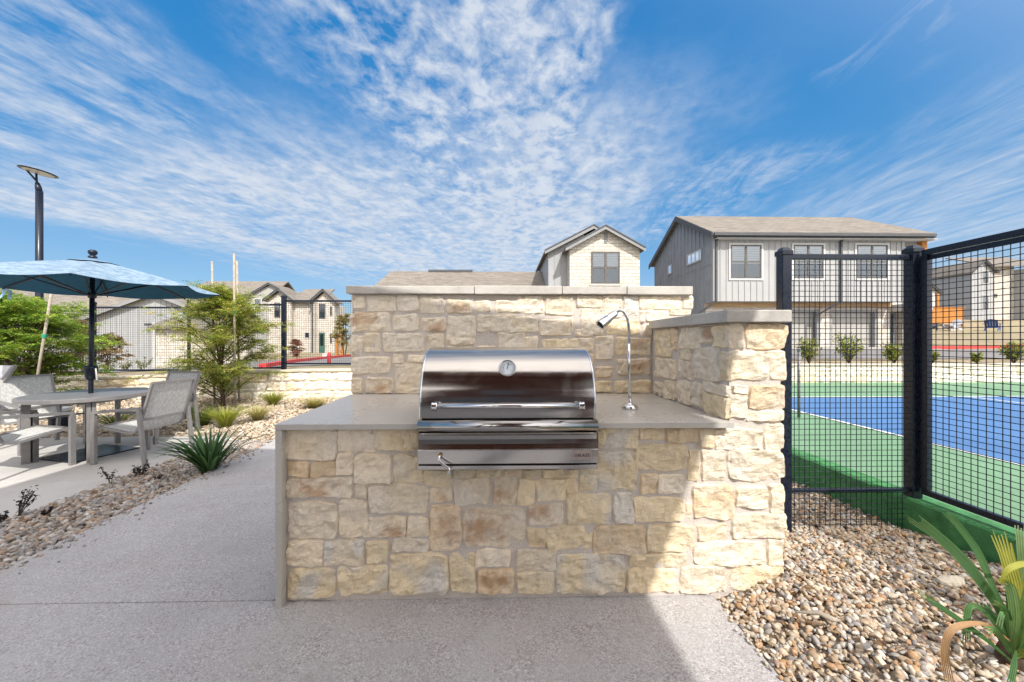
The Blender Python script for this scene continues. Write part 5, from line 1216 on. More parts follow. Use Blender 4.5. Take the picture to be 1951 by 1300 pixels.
def feather_tree(name, base, h, spread, label, cat, seed, stems=3, limbs=16, twigs=7, fr=9, per=12, ln=.035, wd=.014, pal=GREEN, low=.08, topk=.45, lean=(0,0), group=None, flen=.16, part='crown'):
    rr = random.Random(seed); r = np.random.default_rng(seed); base = Vector(base); t = thing(name, label, cat, base, 0, group)
    mb = MB(); mb.smooth = True; FP = []; FD = []
    for s_ in range(stems):
        a = rr.uniform(0, 6.28); off = Vector((math.cos(a), math.sin(a), 0))
        top = base+Vector((lean[0], lean[1], 0))+off*spread*rr.uniform(.05,.3)+Vector((0,0,h*rr.uniform(.82,1.0)))
        sp_ = spline([base+off*.04, base.lerp(top,.35)+off*rr.uniform(-.05,.12), base.lerp(top,.7)+Vector((rr.uniform(-.1,.1),rr.uniform(-.1,.1),0)), top], 6)
        n = len(sp_); mb.tube(sp_, [lerp(.032, .006, i/(n-1))*h/2.6 for i in range(n)], 7)
        for k in range(limbs):
            f = lerp(low, .97, (k+rr.random())/limbs); p = sp_[min(n-1, int(f*(n-1)))]; a = rr.uniform(0, 6.28)
            prof = math.sin(math.pi*min(1, (f*.80+.22)))**.7*(1 if f < .6 else lerp(1, topk, (f-.6)/.4))
            Ln = spread*prof*rr.uniform(.55, 1.05); d = Vector((math.cos(a), math.sin(a), rr.uniform(.25,1.0)))
            e = p+d*Ln; m = p.lerp(e,.55)+Vector((0,0,Ln*.12)); br = spline([p, m, e-Vector((0,0,Ln*.16))], 5)
            mb.tube(br, [lerp(.011, .003, i/(len(br)-1))*h/2.6 for i in range(len(br))], 5, False)
            for q_ in range(twigs):
                b = br[int(lerp(.25, 1, q_/max(1,twigs-1))*(len(br)-1))]; ta = rr.uniform(0, 6.28)
                td = (d*.6+Vector((math.cos(ta), math.sin(ta), rr.uniform(-.2,.5)))).normalized(); tl = rr.uniform(.12,.30)*spread/1.2
                for z in range(fr):
                    pp = b+td*tl*z/fr; fa = rr.uniform(0, 6.28); FP.append(pp); FD.append(td*.5+Vector((math.cos(fa), math.sin(fa), rr.uniform(-.35,.45))))
    mb.build('trunk', 'bark', t)
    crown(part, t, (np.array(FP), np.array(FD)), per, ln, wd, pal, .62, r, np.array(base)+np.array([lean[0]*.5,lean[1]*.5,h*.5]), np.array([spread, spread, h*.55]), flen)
    return t
G = lambda px, py, D: at_d(px, py, D)
p = at_d(428, 775, 7.5); p.z = float(bz(p.x, p.y))
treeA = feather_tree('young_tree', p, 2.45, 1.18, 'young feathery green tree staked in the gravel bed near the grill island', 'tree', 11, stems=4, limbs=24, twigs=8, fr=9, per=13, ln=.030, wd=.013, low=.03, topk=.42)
p = at_d(40, 770, 6.9); p.z = float(bz(p.x, p.y))
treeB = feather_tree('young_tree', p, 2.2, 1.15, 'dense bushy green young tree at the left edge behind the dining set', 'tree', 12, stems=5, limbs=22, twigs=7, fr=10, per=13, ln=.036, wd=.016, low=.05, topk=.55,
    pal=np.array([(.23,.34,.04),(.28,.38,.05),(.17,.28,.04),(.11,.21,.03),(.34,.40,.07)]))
def stake(px0, py0, px1, py1, D, label):
    a, b = at_d(px0, py0, D), at_d(px1, py1, D); a.z = min(a.z, float(bz(a.x, a.y)))-.05
    t = thing('tree_stake', label, 'tree stake', a, 0, 'wooden tree stakes'); mb = MB(); mb.smooth = True
    mb.tube([a, a.lerp(b,.5), b], .020, 9); mb.build('pole', 'stake_wood', t)
    mb = MB(); c = a.lerp(b, .62); dd = (b-a).normalized(); mb.tube([c-dd*.03, c+dd*.03], .032, 9); mb.build('tie', 'tie_green', t)
stake(448, 772, 446, 483, 7.35, 'tallest pale lodgepole stake beside the young tree trunk')
stake(409, 770, 404, 498, 7.7, 'pale stake left of the young tree trunk near the umbrella tip')
stake(456, 770, 451.5, 497, 7.9, 'shorter pale stake just behind the tallest stake')
stake(57, 745, 101, 541, 6.5, 'leaning pale stake tied with green in the dense bush at left')
def blades(name, parent, base, n, h, spread, w, pal, seed, seg=5, curve=.5, up=.6, fold=0, tipc=None):
    r = np.random.default_rng(seed); base = np.array(base); V = []; Fa = []; C = []
    for i in range(n):
        a = r.uniform(0, 2*np.pi); el = r.uniform(up*.5, 1)**.8; d = np.array([np.cos(a), np.sin(a), 0]); Ln = h*r.uniform(.65,1.1); s_ = np.array([-d[1], d[0], 0]); c = pal[r.integers(len(pal))]*r.uniform(.75,1.25)
        b0 = base+d*r.uniform(0,.06)*spread*2; k0 = len(V); lean = spread*r.uniform(.2,1.1); cv = curve*r.uniform(.5,1.3)
        for j in range(seg+1):
            t = j/seg; q = b0+d*lean*(t**1.3)+np.array([0,0,Ln*(t*(1-cv*.5*t*t))]) if True else 0
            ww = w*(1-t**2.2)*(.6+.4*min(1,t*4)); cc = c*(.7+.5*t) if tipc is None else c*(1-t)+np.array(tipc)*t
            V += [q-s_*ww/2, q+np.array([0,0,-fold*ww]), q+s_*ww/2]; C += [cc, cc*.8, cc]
        for j in range(seg):
            o = k0+j*3; Fa += [(o,o+1,o+4,o+3), (o+1,o+2,o+5,o+4)]
    return np_mesh(name, V, Fa, np.array(C), ('blade',), parent)
GG = 'ornamental grass clumps in the gravel bed'
YG = np.array([(.40,.42,.06),(.33,.38,.05),(.45,.43,.09)]); TG = np.array([(.42,.36,.14),(.36,.33,.10),(.50,.42,.2)]); DG = np.array([(.09,.16,.03),(.14,.21,.04),(.20,.24,.06)])
for k, (px, py, D, n, h, sp, pal, lb_) in enumerate(((430,812,6.0,420,.44,.40,YG,'bright yellow-green grass clump left of the counter corner'), (492,805,6.4,320,.36,.38,TG,'yellowing grass clump between the bright clump and the counter'),
    (600,779,7.4,380,.30,.52,TG,'low tan grass tuft at the foot of the retaining wall next to the back wall'), (388,808,6.1,300,.42,.40,DG,'dark green grass clump behind the right patio chair'), (520,772,7.6,340,.42,.44,YG*.8,'olive grass clump right of the young tree trunk'),
    (360,795,6.6,160,.30,.25,DG,'small dark grass tuft beyond the far patio chair'))):
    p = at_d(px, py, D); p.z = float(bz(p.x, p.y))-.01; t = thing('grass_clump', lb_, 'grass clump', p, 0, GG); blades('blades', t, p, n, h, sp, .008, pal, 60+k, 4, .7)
def yucca(px, py, D, n, h, sp, w, seed, label, pal, zf):
    p = at_d(px, py, D); p.z = float(zf(p.x, p.y))-.02; t = thing('yucca_plant', label, 'plant', p)
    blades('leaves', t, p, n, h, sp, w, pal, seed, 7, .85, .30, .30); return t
yp = np.array([(.045,.11,.035),(.06,.14,.045),(.035,.09,.03),(.08,.16,.05)])
yucca(400, 893, 3.95, 84, .62, .52, .036, 71, 'spiky dark green yucca in the gravel strip left of the counter', yp, lzf)
yucca(222, 818, 5.9, 34, .42, .45, .035, 72, 'arching green yucca glimpsed under the dining table', np.array([(.10,.19,.04),(.16,.24,.06),(.30,.24,.07)]), bz)
def shrub(name, base, h, sp, n, pal, seed, label, cat, group=None, ls=.035, stemc='bark'):
    rr = random.Random(seed); r = np.random.default_rng(seed); base = Vector(base); t = thing(name, label, cat, base, 0, group); mb = MB(); P = []; D_ = []
    for k in range(max(3, int(n/28))):
        a = rr.uniform(0,6.28); e = base+Vector((math.cos(a)*sp*rr.uniform(.15,1), math.sin(a)*sp*rr.uniform(.15,1), h*rr.uniform(.45,1))); m = base.lerp(e,.5)+Vector((0,0,h*.08))
        br = spline([base, m, e], 4); mb.tube(br, [.0028+.002*h]*len(br), 5, False)
        for _ in range(28):
            q_ = br[rr.randrange(len(br)//3, len(br))]; P.append(q_+Vector((rr.gauss(0,.05),rr.gauss(0,.05),rr.gauss(0,.05)))*h*1.2); D_.append((rr.gauss(0,1),rr.gauss(0,1),rr.gauss(.3,.6)))
    mb.build('stem', stemc, t); P = np.array(P); D_ = np.array(D_); m = len(P)
    V, Fa = leaf_quads(P, D_, unit(np.array([0,-.3,1.])+r.normal(0,.7,(m,3))), ls*r.uniform(.7,1.3,m), ls*.6*r.uniform(.7,1.3,m))
    np_mesh('foliage', V, Fa, np.repeat(pal[r.choice(len(pal),m)]*r.uniform(.7,1.25,(m,1)), 4, 0), ('leaf',), t); return t
PUR = np.array([(.035,.022,.022),(.05,.035,.03),(.06,.035,.03),(.025,.025,.02)])
for k, (px, py, D, h, n, lb_) in enumerate(((35,1003,2.95,.20,150,'dark purple-leaved seedling nearest the left edge of the path'), (212,925,3.6,.19,110,'sparse dark seedling beside the patio edge in front of the table legs'), (268,905,3.85,.15,200,'low dark seedling close to the yucca at the patio edge'), (90,985,2.95,.07,120,'tiny dark sprig in the gravel strip near the left edge'), (300,912,3.75,.07,220,'flat brown dried sprig among the stones by the yucca'), (5,1018,2.85,.10,120,'dark seedling cut by the left picture edge'))):
    p = at_d(px, py, D); p.z = float(lzf(p.x, p.y)); shrub('dark_seedling', p, h, h*.55, n, PUR if k != 4 else PUR*2.2+.03, 80+k, lb_, 'seedling', 'dark seedlings in the gravel strip', .022)
BG = np.array([(.20,.25,.04),(.28,.30,.06),(.13,.18,.03),(.33,.28,.08)])
for k, (px, yt, yb_, lb_) in enumerate(((1541,650,697,'leafy young shrub nearest the stone pier behind the front mesh panel'), (1617,641,697,'tallest leafy shrub in the middle of the front mesh panel'), (1704,657,697,'leafy shrub just left of the black corner post'), (1776,672,696,'low shrub just right of the black corner post'), (1860,667,690,'sparse low shrub mid way along the right fence'), (1932,648,690,'taller leafy shrub near the right picture edge'))):
    p = at_y(px, yb_, 10.0); p.z = H(p.x, p.y); h = (yb_-yt)*p.y/F*1.05; shrub('wall_shrub', p, h, h*.45, 900 if h > .4 else 520, BG, 120+k, lb_, 'shrub', 'young shrubs above the court retaining wall', .062)
for k, (px, D, lb_) in enumerate(((207,10.6,'small dark shrub left of the white downspout under the gable'), (238,10.9,'small round shrub between two others below the gable wall'), (272,10.6,'small olive shrub nearest the young tree below the gable'))):
    p = at_y(px, 705, D); p.z = H(p.x, p.y); shrub('garden_shrub', p, .38, .22, 260, BG*.7, 140+k, lb_, 'shrub', 'small shrubs below the grey garage gable', .04)
def sapling(px, D, h, sp, pal, seed, label):
    p = at_y(px, 680, D); p.z = H(p.x, p.y); return feather_tree('sapling', p, h, sp, label, 'tree', seed, 2, 12, 4, 5, 7, .09*sp/.6, .05*sp/.6, pal, .2, .4, flen=.22*sp/.6, group='bare saplings by the houses')
BR = np.array([(.30,.19,.11),(.38,.26,.15),(.25,.17,.10),(.33,.27,.14)]); RB = np.array([(.26,.10,.07),(.33,.15,.10),(.22,.10,.07)]); YB_ = np.array([(.33,.27,.08),(.40,.30,.12),(.26,.24,.08)])
sapling(160, 16, 2.3, .75, BR, 151, 'brown leaved sapling left of the umbrella pole by the garage'); sapling(203, 17, 2.1, .65, BR, 152, 'brown leaved sapling right of the umbrella pole by the garage')
sapling(563, 26, 1.9, .55, RB, 153, 'red-brown sapling in front of the cream stone house'); sapling(657, 26, 3.4, .8, YB_, 154, 'yellowing sapling beside the orange timber gate')
# --- fan palm fronds at the lower right
pb = at_z(1925, 1262, .13); palm = thing('fan_palm', 'young fan palm with green yellow and brown fronds in the river stones', 'palm', pb)
def frond(name, pts, w, col, tip, seed, leaflets=6, split=.45, drop=0):
    """strap of pleated leaflets; pts (px, py, depth, half-width scale)"""
    r = np.random.default_rng(seed); P = spline([at_d(a, b, c) for a, b, c in pts], 6); n = len(P); V = []; Fa = []; C = []
    side = []
    for i in range(n):
        d = (P[min(i+1,n-1)]-P[max(i-1,0)]).normalized(); v_ = (P[i]-Vector((0,0,EYE))).normalized(); s_ = d.cross(v_).normalized(); side.append((s_, s_.cross(d).normalized()))
    for k in range(leaflets):
        k0 = len(V); u0 = (k/leaflets-.5); u1 = ((k+1)/leaflets-.5); lk = r.uniform(.86, 1.0); cc = np.array(col)*r.uniform(.85,1.15); tp_ = np.array(tip)
        for i in range(n):
            t = i/(n-1)*lk; f = t*(n-1); j = min(n-2, int(f)); p_ = P[j].lerp(P[j+1], f-j); s_, nn = side[j]
            W_ = w*(.25+.75*min(1, t*2.2)); fan = max(0, t-split)/(1-split); tap = 1-fan**1.6*.95; mid = (u0+u1)/2
            c0 = mid+(u0-mid)*tap; c1 = mid+(u1-mid)*tap; sp_ = 1+fan*.5
            a = p_+s_*W_*(c0+mid*(sp_-1)); b = p_+s_*W_*(c1+mid*(sp_-1)); m = (a+b)/2+nn*W_*.045*tap
            V += [a, m, b]; q_ = cc*(1-fan**2)+tp_*fan**2; q_ = q_*r.uniform(.92,1.08); C += [q_*1.1, q_*.75, q_*.95]
        for i in range(n-1):
            o = k0+i*3; Fa += [(o,o+1,o+4,o+3), (o+1,o+2,o+5,o+4)]
    return np_mesh(name, [tuple(v) for v in V], Fa, np.array(C), ('blade',), palm)
g1, g2, yl, br_ = (.07,.17,.05), (.10,.22,.07), (.36,.36,.05), (.42,.25,.13)
frond('frond', [(1928,1215,1.38),(1890,1140,1.40),(1838,1070,1.46),(1785,1020,1.55),(1727,978,1.66)], 0.037, g2, (.30,.33,.14), 1, 7, .74)
frond('frond', [(1930,1190,1.40),(1893,1120,1.46),(1862,1050,1.56),(1825,1000,1.66),(1795,966,1.75)], 0.025, g1, (.22,.30,.12), 2, 5, .74)
frond('frond', [(1945,1195,1.45),(1938,1130,1.48),(1922,1070,1.52),(1902,1010,1.58)], 0.042, yl, (.42,.40,.08), 3, 6, .74)
frond('frond', [(1955,1160,1.45),(1953,1100,1.5),(1948,1040,1.54),(1945,990,1.6)], 0.030, (.16,.25,.09), (.3,.36,.2), 4, 5, .74)
frond('frond', [(1930,1262,1.33),(1885,1224,1.33),(1840,1190,1.35),(1785,1152,1.40),(1733,1118,1.46)], 0.019, g1, (.40,.34,.06), 5, 5, .75)
frond('frond', [(1922,1232,1.35),(1888,1180,1.36),(1862,1156,1.38),(1846,1160,1.385),(1842,1200,1.37),(1842,1242,1.36)], 0.018, g2, g1, 6, 4, .8)
frond('frond', [(1925,1235,1.34),(1905,1195,1.36),(1880,1162,1.40),(1868,1145,1.44)], 0.025, g1, g2, 7, 5, .7)
frond('dry_frond', [(1925,1222,1.33),(1885,1192,1.31),(1845,1189,1.29),(1812,1202,1.28),(1800,1240,1.275),(1806,1285,1.27),(1812,1325,1.265)], 0.020, br_, (.38,.30,.20), 8, 5, .74)
frond('frond', [(1930,1255,1.33),(1932,1210,1.32),(1934,1170,1.33),(1925,1120,1.36),(1905,1115,1.38)], 0.027, (.13,.22,.06), g1, 9, 5, .7)
frond('frond', [(1936,1240,1.32),(1932,1270,1.29),(1924,1310,1.26)], 0.015, g1, g2, 10, 4, .8)
frond('frond', [(1940,1150,1.36),(1918,1105,1.37),(1902,1112,1.38)], 0.015, yl, yl, 11, 4, .8); frond('frond', [(1905,1112,1.40),(1920,1086,1.40),(1951,1074,1.40),(1985,1080,1.39)], 0.019, yl, (.4,.38,.06), 12, 4, .9)
frond('frond', [(1935,1250,1.34),(1960,1200,1.34),(1990,1160,1.36),(2020,1140,1.4)], 0.034, g2, g1, 13, 6, .74); frond('frond', [(1932,1250,1.34),(1958,1245,1.30),(1990,1255,1.28)], 0.031, (.2,.26,.06), g1, 14, 5, .6)
frond('frond', [(1935,1245,1.34),(1945,1190,1.33),(1956,1150,1.33),(1970,1110,1.33)], 0.030, (.16,.25,.06), yl, 15, 6, .74)
rp = random.Random(4)
for k in range(16):
    a = rp.uniform(-2.6, .3); ln = rp.uniform(60, 150); x0, y0 = 1930+rp.uniform(-8,8), 1240+rp.uniform(-20,20); x1, y1 = x0+math.cos(a)*ln*.5, y0+math.sin(a)*ln*.55-20; x2, y2 = x0+math.cos(a)*ln, y0+math.sin(a)*ln*.8+rp.uniform(-20,40); dd = rp.uniform(1.26,1.44)
    frond('frond', [(x0,y0,1.34), (x1,y1,(1.34+dd)/2), (x2,y2,dd)], rp.uniform(.012,.026), rp.choice([g1,g2,g2,(.14,.22,.06)]), rp.choice([g1,(.3,.3,.08),(.3,.24,.13)]), 30+k, 3, .7)
mb = MB(); mb.smooth = True; mb.lathe([(.03,-.05),(.04,.0),(.036,.04),(.022,.08),(.0,.10)], pb, 12); mb.build('stub_trunk', 'bark', palm)
# driftwood, pale flat rock
c = at_z(1572, 1175, .155); dw = thing('driftwood', 'weathered grey stick lying on the river stones', 'stick', c); mb = MB(); mb.smooth = True
mb.tube([at_z(1515,1166,.165), at_z(1560,1168,.17), at_z(1585,1180,.165), at_z(1602,1183,.16)], [.004,.010,.012,.004], 8); mb.build('branch', 'stake_wood', dw)
c = at_z(1812, 1108, .16); mb = MB(); V, Fc = ICO[2]
mb.add([(c.x+v[0]*.075*(1+.15*math.sin(v[2]*5)), c.y+v[1]*.035+v[0]*.01, c.z+v[2]*.026*(1+.3*noise.noise(Vector(v)*2))) for v in V], [tuple(f) for f in Fc]); tag(mb.build('flat_rock', 'limestone_plain'), 'large pale flat rock lying among the smaller river stones', 'rock')
# ------------------------------------------------------------------ dining set on the patio
PZ = -.08
def chair_parts(t):
    pr = [(p_.x, p_.y) for p_ in spline([(.27,.425,0),(.18,.415,0),(0,.385,0),(-.13,.365,0),(-.215,.378,0),(-.262,.44,0),(-.30,.56,0),(-.36,.74,0),(-.425,.945,0)], 5)]
    ib = max(range(len(pr)), key=lambda i: -abs(pr[i][0]+.225)-abs(pr[i][1]-.385)*.2)
    def sling(name, pts, m='sling_fabric'):
        mb = MB(); mb.smooth = True; n = len(pts); mb.add([(x, y, z+(.0 if abs(x) > .2 else -.006)) for y, z in pts for x in (-.245,-.08,.08,.245)], [(i*4+k, i*4+k+1, i*4+k+5, i*4+k+4) for i in range(n-1) for k in range(3)])
        o = mb.build(name, m, t, local=True, fixn=False); return o
    sling('seat', pr[:ib+1]); sling('backrest', pr[ib:])
    for s_ in (-1, 1):
        mb = MB(); n = len(pr)
        for i in range(n-1): mb.bar((s_*.262, pr[i][0], pr[i][1]), (s_*.262, pr[i+1][0], pr[i+1][1]), .024, .026, (1,0,0))
        mb.build('side_rail', 'bronze_frame', t, local=True)
        mb = MB(); mb.bar((s_*.297,.285,.60), (s_*.297,-.30,.655), .034, .032); mb.build('arm', 'bronze_frame', t, local=True)
        mb = MB(); mb.prism([(s_*.297-.018,.246,0), (s_*.297-.018,.298,0), (s_*.297-.018,.298,.575), (s_*.297-.018,.27,.620), (s_*.297-.018,.246,.575)], (.036,0,0)); mb.build('leg', 'bronze_frame', t, local=True, bevel=.003)
        mb = MB(); mb.prism([(s_*.297-.018,-.395,0), (s_*.297-.018,-.353,0), (s_*.297-.018,-.272,.655), (s_*.297-.018,-.310,.655)], (.036,0,0)); mb.build('leg', 'bronze_frame', t, local=True, bevel=.003)
    for y, z, nm in ((.275,.425,'front_bar'), (-.425,.945,'top_bar'), (-.285,.52,'back_bar')):
        mb = MB(); mb.bar((-.262,y,z), (.262,y,z), .028, .024); mb.build(nm, 'bronze_frame', t, local=True)
tcen = at_d(172, 748, 4.78); TX, TY = tcen.x, tcen.y; TT = .69
CG = 'sling patio chairs around the round table'
def facing(dx, dy): return math.atan2(dy, dx)-math.pi/2
def cloc(px, py_, D): v_ = at_d(px, 650, D); return (v_.x, v_.y, PZ)
c1 = thing('patio_chair', 'grey framed sling chair on the right of the round table, turned away from the yucca', 'chair', (TX+.80, TY-.16, PZ), facing(-1, .10), CG); chair_parts(c1)
def another(loc, rz, label):
    o = copy_tree(c1); o.location = loc; o.rotation_euler.z = rz; o['label'] = label; return o
another((TX-.08, TY-.64, PZ), facing(.22, .97), 'sling chair nearest the viewer on the left, tucked under the round table')
another((TX-.95, TY+.30, PZ), facing(.95, -.3), 'sling chair with pale backrest behind the left end of the round table')
another((TX+.16, TY+.74, PZ), facing(-.12, -.99), 'sling chair at the far side of the table, its back rising above the right chair')
table = thing('patio_table', 'round bronze metal patio table with an umbrella through its centre', 'table', (TX, TY, PZ))
mb = MB(); mb.smooth = False; mb.lathe([(.028,TT-.012),(.028,TT-.002),(.585,TT),(.60,TT-.006),(.60,TT-.05),(.57,TT-.052),(.56,TT-.018)], (TX, TY, 0), 64); top = mb.build('tabletop', 'bronze_frame', table, bevel=.002)
for k in range(4):
    a = R(-42+90*k); d = Vector((math.cos(a), math.sin(a), 0)); s_ = Vector((-d.y, d.x, 0)); b = Vector((TX, TY, 0))+d*.50
    mb = MB()
    for o_ in (-.021, .021): mb.prism([b+d*(.0)+s_*o_-s_*.018-d*.035+Vector((0,0,PZ)), b+s_*o_+s_*.018-d*.035+Vector((0,0,PZ)), b+s_*o_+s_*.018+d*.035+Vector((0,0,PZ)), b+s_*o_-s_*.018+d*.035+Vector((0,0,PZ))], (0,0,TT-.052-PZ))
    mb.build('leg', 'bronze_frame', table, bevel=.003)
mb = MB()
for k in range(4):
    a0, a1 = R(-42+90*k), R(48+90*k); mb.bar((TX+.48*math.cos(a0), TY+.48*math.sin(a0), TT-.07), (TX+.48*math.cos(a1), TY+.48*math.sin(a1), TT-.07), .03, .035)
mb.build('apron', 'bronze_frame', table)
ub = thing('umbrella_base', 'flat square dark steel umbrella base under the round table', 'umbrella base', (TX, TY, PZ))
mb = MB(); a = R(30); e = .46; cs_ = [(TX+e*math.cos(a+R(90*k)), TY+e*math.sin(a+R(90*k)), PZ+.003) for k in range(4)]; mb.prism(cs_, (0,0,.014)); mb.build('plate', 'black_metal', ub, bevel=.002)
mb = MB(); mb.smooth = True; mb.lathe([(.045,PZ+.018),(.045,PZ+.30),(.036,PZ+.31)], (TX, TY, 0), 20); mb.build('sleeve', 'black_metal', ub)
um = thing('market_umbrella', 'blue woven patio umbrella open above the round table', 'umbrella', (TX, TY, PZ))
ZT, ZRM, RU = 2.40, 2.06, 1.28; uc = lambda r_, a, z: Vector((TX+r_*math.cos(a), TY+r_*math.sin(a), z))
tl = Vector((.03, 0, 0))
mb = MB(); mb.smooth = True; mb.tube([(TX,TY,PZ+.02), (TX+.012,TY,1.2), (TX+.03,TY,ZT-.04)], .024, 16); mb.build('pole', 'black_metal', um)
A8 = [R(40+45*k) for k in range(8)]
def cz(r_, a):     # canopy height: straight ribs, sagging panels
    t = r_/RU; return ZT-.02-(ZT-ZRM)*(.80*t+.20*t*t)
mb = MB(); mb.smooth = True
for k in range(8):
    a0, a1 = A8[k], A8[(k+1) % 8]+(2*math.pi if k == 7 else 0)
    def fn(i, j):
        r_ = max(.02, j)*RU; p0 = uc(r_, a0, cz(r_, 0)); p1 = uc(r_, a1, cz(r_, 0)); p_ = p0.lerp(p1, i); p_.z -= .035*j*math.sin(math.pi*i); s_ = 1-.045*j*math.sin(math.pi*i); return Vector((TX+(p_.x-TX)*s_, TY+(p_.y-TY)*s_, p_.z))+tl
    mb.grid(fn, 6, 10)
can = mb.build('canopy', 'umbrella_fabric', um)
ml = MB(); ml.smooth = True; ml.add([(v_[0], v_[1], v_[2]-.006) for v_ in mb.v], mb.f); ml.build('shaded_underside', 'umbrella_shade_tone', can)  # darker copy under the canopy, standing for its shaded side
nt = NT(MATS['umbrella_fabric'].node_tree); b_ = nt.n['Principled BSDF']; tr = nt.new('ShaderNodeBsdfTranslucent'); tr.inputs['Color'].default_value = (.05,.27,.46,1); mx = nt.new('ShaderNodeMixShader'); mx.inputs[0].default_value = .08
nt.link(b_.outputs[0], mx.inputs[1]); nt.link(tr.outputs[0], mx.inputs[2]); nt.link(mx.outputs[0], nt.n['Material Output'].inputs['Surface'])
mb = MB(); mb.smooth = True
for k in range(8):
    a0, a1 = A8[k], A8[(k+1) % 8]+(2*math.pi if k == 7 else 0)
    def fn(i, j):
        r_ = lerp(.02, .24, j); return uc(r_, a0, cz(r_,0)+.012-.0*j).lerp(uc(r_, a1, cz(r_,0)+.012), i)+tl
    mb.grid(fn, 2, 3)
mb.build('vent_cap', 'umbrella_fabric', can)
hubz = 1.93
for k in range(8):
    a = A8[k]; mb = MB(); n = 8; mb.tube([uc(RU*t, a, cz(RU*t,0)-.024)+tl for t in [lerp(.03,.985,i/n) for i in range(n+1)]], .0085, 6); rb = mb.build('rib', 'black_metal', um)
    mb = MB(); mb.tube([uc(.035, a, hubz)+tl*.8, uc(RU*.56, a, cz(RU*.56,0)-.03)+tl], .0085, 6); mb.build('strut', 'black_metal', rb)
mb = MB(); mb.smooth = True; mb.lathe([(.026,hubz-.04),(.040,hubz-.03),(.040,hubz+.03),(.028,hubz+.045)], (TX+.024,TY,0), 16); mb.build('hub', 'black_metal', um)
mb = MB(); mb.smooth = True; mb.lathe([(.045,ZT+.005),(.042,ZT+.012),(.042,ZT+.024),(.024,ZT+.032),(.024,ZT+.037),(.038,ZT+.052),(.046,ZT+.072),(.040,ZT+.094),(.024,ZT+.105),(0,ZT+.108)], (TX+.03,TY,0), 20); mb.build('finial', 'black_metal', um)
zc0, zc1 = at_d(172, 721, 4.78).z, at_d(172, 697, 4.78).z
mb = MB(); mb.smooth = True; mb.lathe([(.03,zc0-.02),(.045,zc0),(.060,zc0+.05),(.064,zc1-.02),(.060,zc1),(.03,zc1+.004)], (TX+.006,TY,0), 20); cb = mb.build('crank_housing', 'black_metal', um)
mb = MB(); mb.tube([(TX+.06,TY-.02,zc1-.03), (TX+.10,TY-.03,zc1-.035), (TX+.12,TY-.035,zc0-.02), (TX+.20,TY-.05,zc0-.025)], .008, 8); mb.build('crank_handle', 'polished_steel', cb)
e = uc(RU*.97, A8[3], ZRM-.01); mb = MB()
for dx, ln in ((-.02,.22), (.05,.16)): mb.grid(lambda i, j: e+Vector((dx*3*j+(.022 if i else -.022)+.03*math.sin(j*4), .02*math.sin(j*5), -ln*j)), 1, 8)
mb.build('tie_strap', 'strap_fabric', can)
dr0 = at_d(114, 785, 5.75); dr0.z = PZ
dt = thing('drum_side_table', 'low black drum with a white top behind the round table', 'side table', dr0)
mb = MB(); mb.smooth = True; mb.lathe([(.10,PZ),(.115,PZ+.02),(.12,.27),(.115,.28)], (dr0.x,dr0.y,0), 24); mb.build('drum', 'black_metal', dt)
mb = MB(); mb.lathe([(.124,.282),(.126,.29),(.126,.33),(.118,.335)], (dr0.x,dr0.y,0), 24); mb.build('top', 'trim_white', dt)
lc = thing('lounge_chair', 'pale blue chair back peeking in at the left edge above the dining chairs', 'chair', cloc(-30, 0, 4.9))
lx, ly, _ = lc.location; mb = MB(); pa, pb_ = at_d(21, 697, 4.95), at_d(-60, 697, 4.95); pc_, pd = at_d(-95, 770, 5.0), at_d(-14, 741, 5.0)
mb.prism([pa, pb_, pc_, pd], (.03,.05,.0)); mb.build('backrest', 'white_plastic', lc)
mb = MB(); mb.box(pd.x-.62, pd.x+.02, pd.y-.1, pd.y+.5, .28, .34); mb.build('seat', 'white_plastic', lc)
for dx in (-.58, -.02):
    for dy in (-.05, .45): mb = MB(); mb.box(pd.x+dx-.025, pd.x+dx+.025, pd.y+dy-.025, pd.y+dy+.025, PZ, .278); mb.build('leg', 'bronze_frame', lc)
mb = MB(); mb.bar(pa+Vector((.02,.03,.0)), pd+Vector((.02,.03,-.05)), .03, .03); mb.build('back_frame', 'bronze_frame', lc)
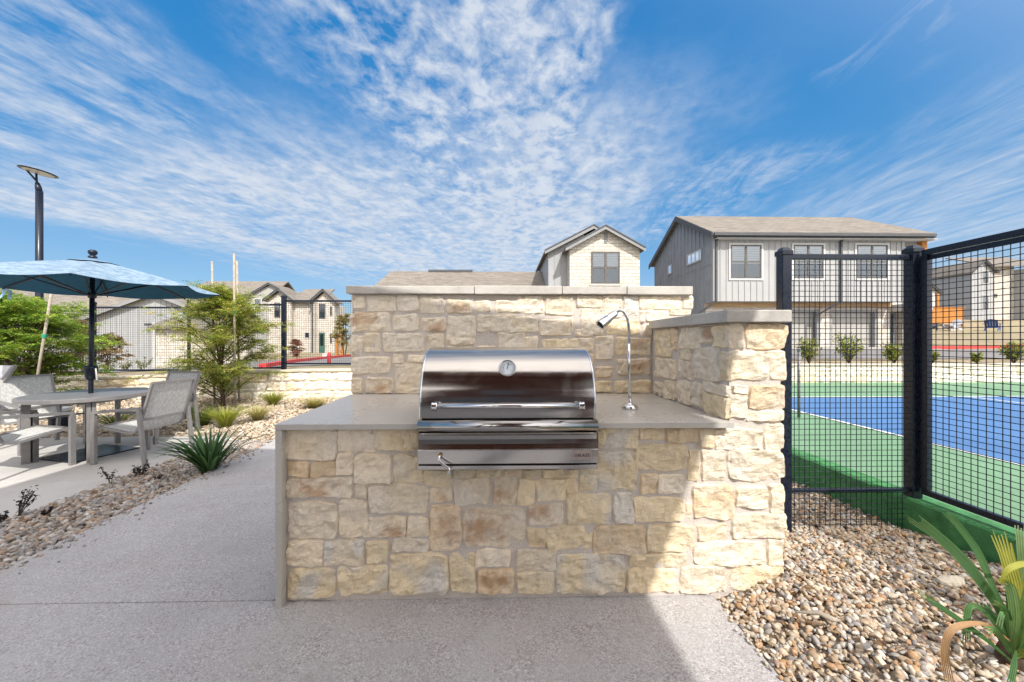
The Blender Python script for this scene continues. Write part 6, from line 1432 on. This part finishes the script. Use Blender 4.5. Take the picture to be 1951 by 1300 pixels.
# ------------------------------------------------------------------ unseen roof and building added behind the viewer for shade, bounce and reflections
pv = thing('shade_pavilion', 'unseen roof on timber posts added behind the viewer, shaped to shade the grill island', 'shade_pavilion', (-.4, -3, 0))
RA = [Vector((PVX1, PVY, PVZ1)), Vector((PVX0, PVY, PVZ0)), Vector((PVX0, PVB, PVZ0)), Vector((PVX1, PVB, PVZ1))]
mb = MB(); mb.prism(RA, (0,0,.16)); mb.build('roof', 'roof_shingle', pv)
mb = MB(); mb.prism([RA[k]+Vector((0,0,-.032)) for k in range(4)], (0,0,.03)); mb.build('soffit', 'bounce_paint', pv)  # pale underside chosen to bounce light onto the stone fronts
zz_ = lambda x: lerp(PVZ0, PVZ1, (x-PVX0)/(PVX1-PVX0))-.06
mb = MB(); mb.prism([(-1.5,PVY-.02,zz_(-1.5)), (1.5,PVY-.02,zz_(1.5)), (1.5,PVB+.1,zz_(1.5)), (-1.5,PVB+.1,zz_(-1.5))], (0,0,.025)); mb.build('mirror_panel', 'dark_wood', pv)  # dark panel added only where the hood mirrors the ceiling
for x in (1.0, -2.3):
    for y in (-.9, PVB+.5):
        zt = lerp(PVZ0, PVZ1, (x-PVX0)/(PVX1-PVX0))-.30; mb = MB(); mb.box(x-.1, x+.1, y-.1, y+.1, 0, zt); mb.build('post', 'dark_wood', pv)
for y in (-.9, PVB+.5):
    mb = MB(); p0 = Vector((PVX0+.5, y, lerp(PVZ0,PVZ1,.5/(PVX1-PVX0))-.17)); p1 = Vector((PVX1-.5, y, lerp(PVZ1,PVZ0,.5/(PVX1-PVX0))-.17)); mb.bar(p0, p1, .16, .26); mb.build('beam', 'dark_wood', pv)
YW_ = -7.5
hb = thing('reflection_building', 'unseen building added behind the viewer, its dark centre shaped for the grill hood to mirror', 'building', (0, YW_, 0))
mb = MB(); mb.prism([(-2.9,YW_,1.0), (2.9,YW_,1.0), (2.9,YW_,5.6), (0,YW_,7.6), (-2.9,YW_,5.6)], (0,-4,0)); mb.build('timber_gable', 'dark_wood', hb)  # dark centre mass added to fill the hood's reflection
mb = MB(); mb.box(-2.9, 2.9, YW_-3.9, YW_+.05, -.1, .998); mb.build('stone_plinth', 'house_stone', hb)
for x0, x1 in ((-11, -2.905), (2.905, 9)):
    mb = MB(); mb.box(x0, x1, YW_-4, YW_-.3, -.1, 2.9); mb.build('stone_wing', 'house_stone', hb)  # low pale wings added to bounce light onto the stone fronts
    mb = MB(); mb.box(x0-.2, x1+.0, YW_-4.2, YW_, 2.903, 3.1); mb.build('wing_roof', 'trim_white', hb)
def face_back(a, z, h): return Vector((a, YW_+h, z))
for a, z0, z1 in ((-1.9, 1.2, 3.0), (-.6, 1.2, 3.0), (.9, 1.2, 3.0), (-.5, 4.2, 5.6)): window(hb, face_back, a, a+1.0, z0, z1, trim=.06, blind=0)
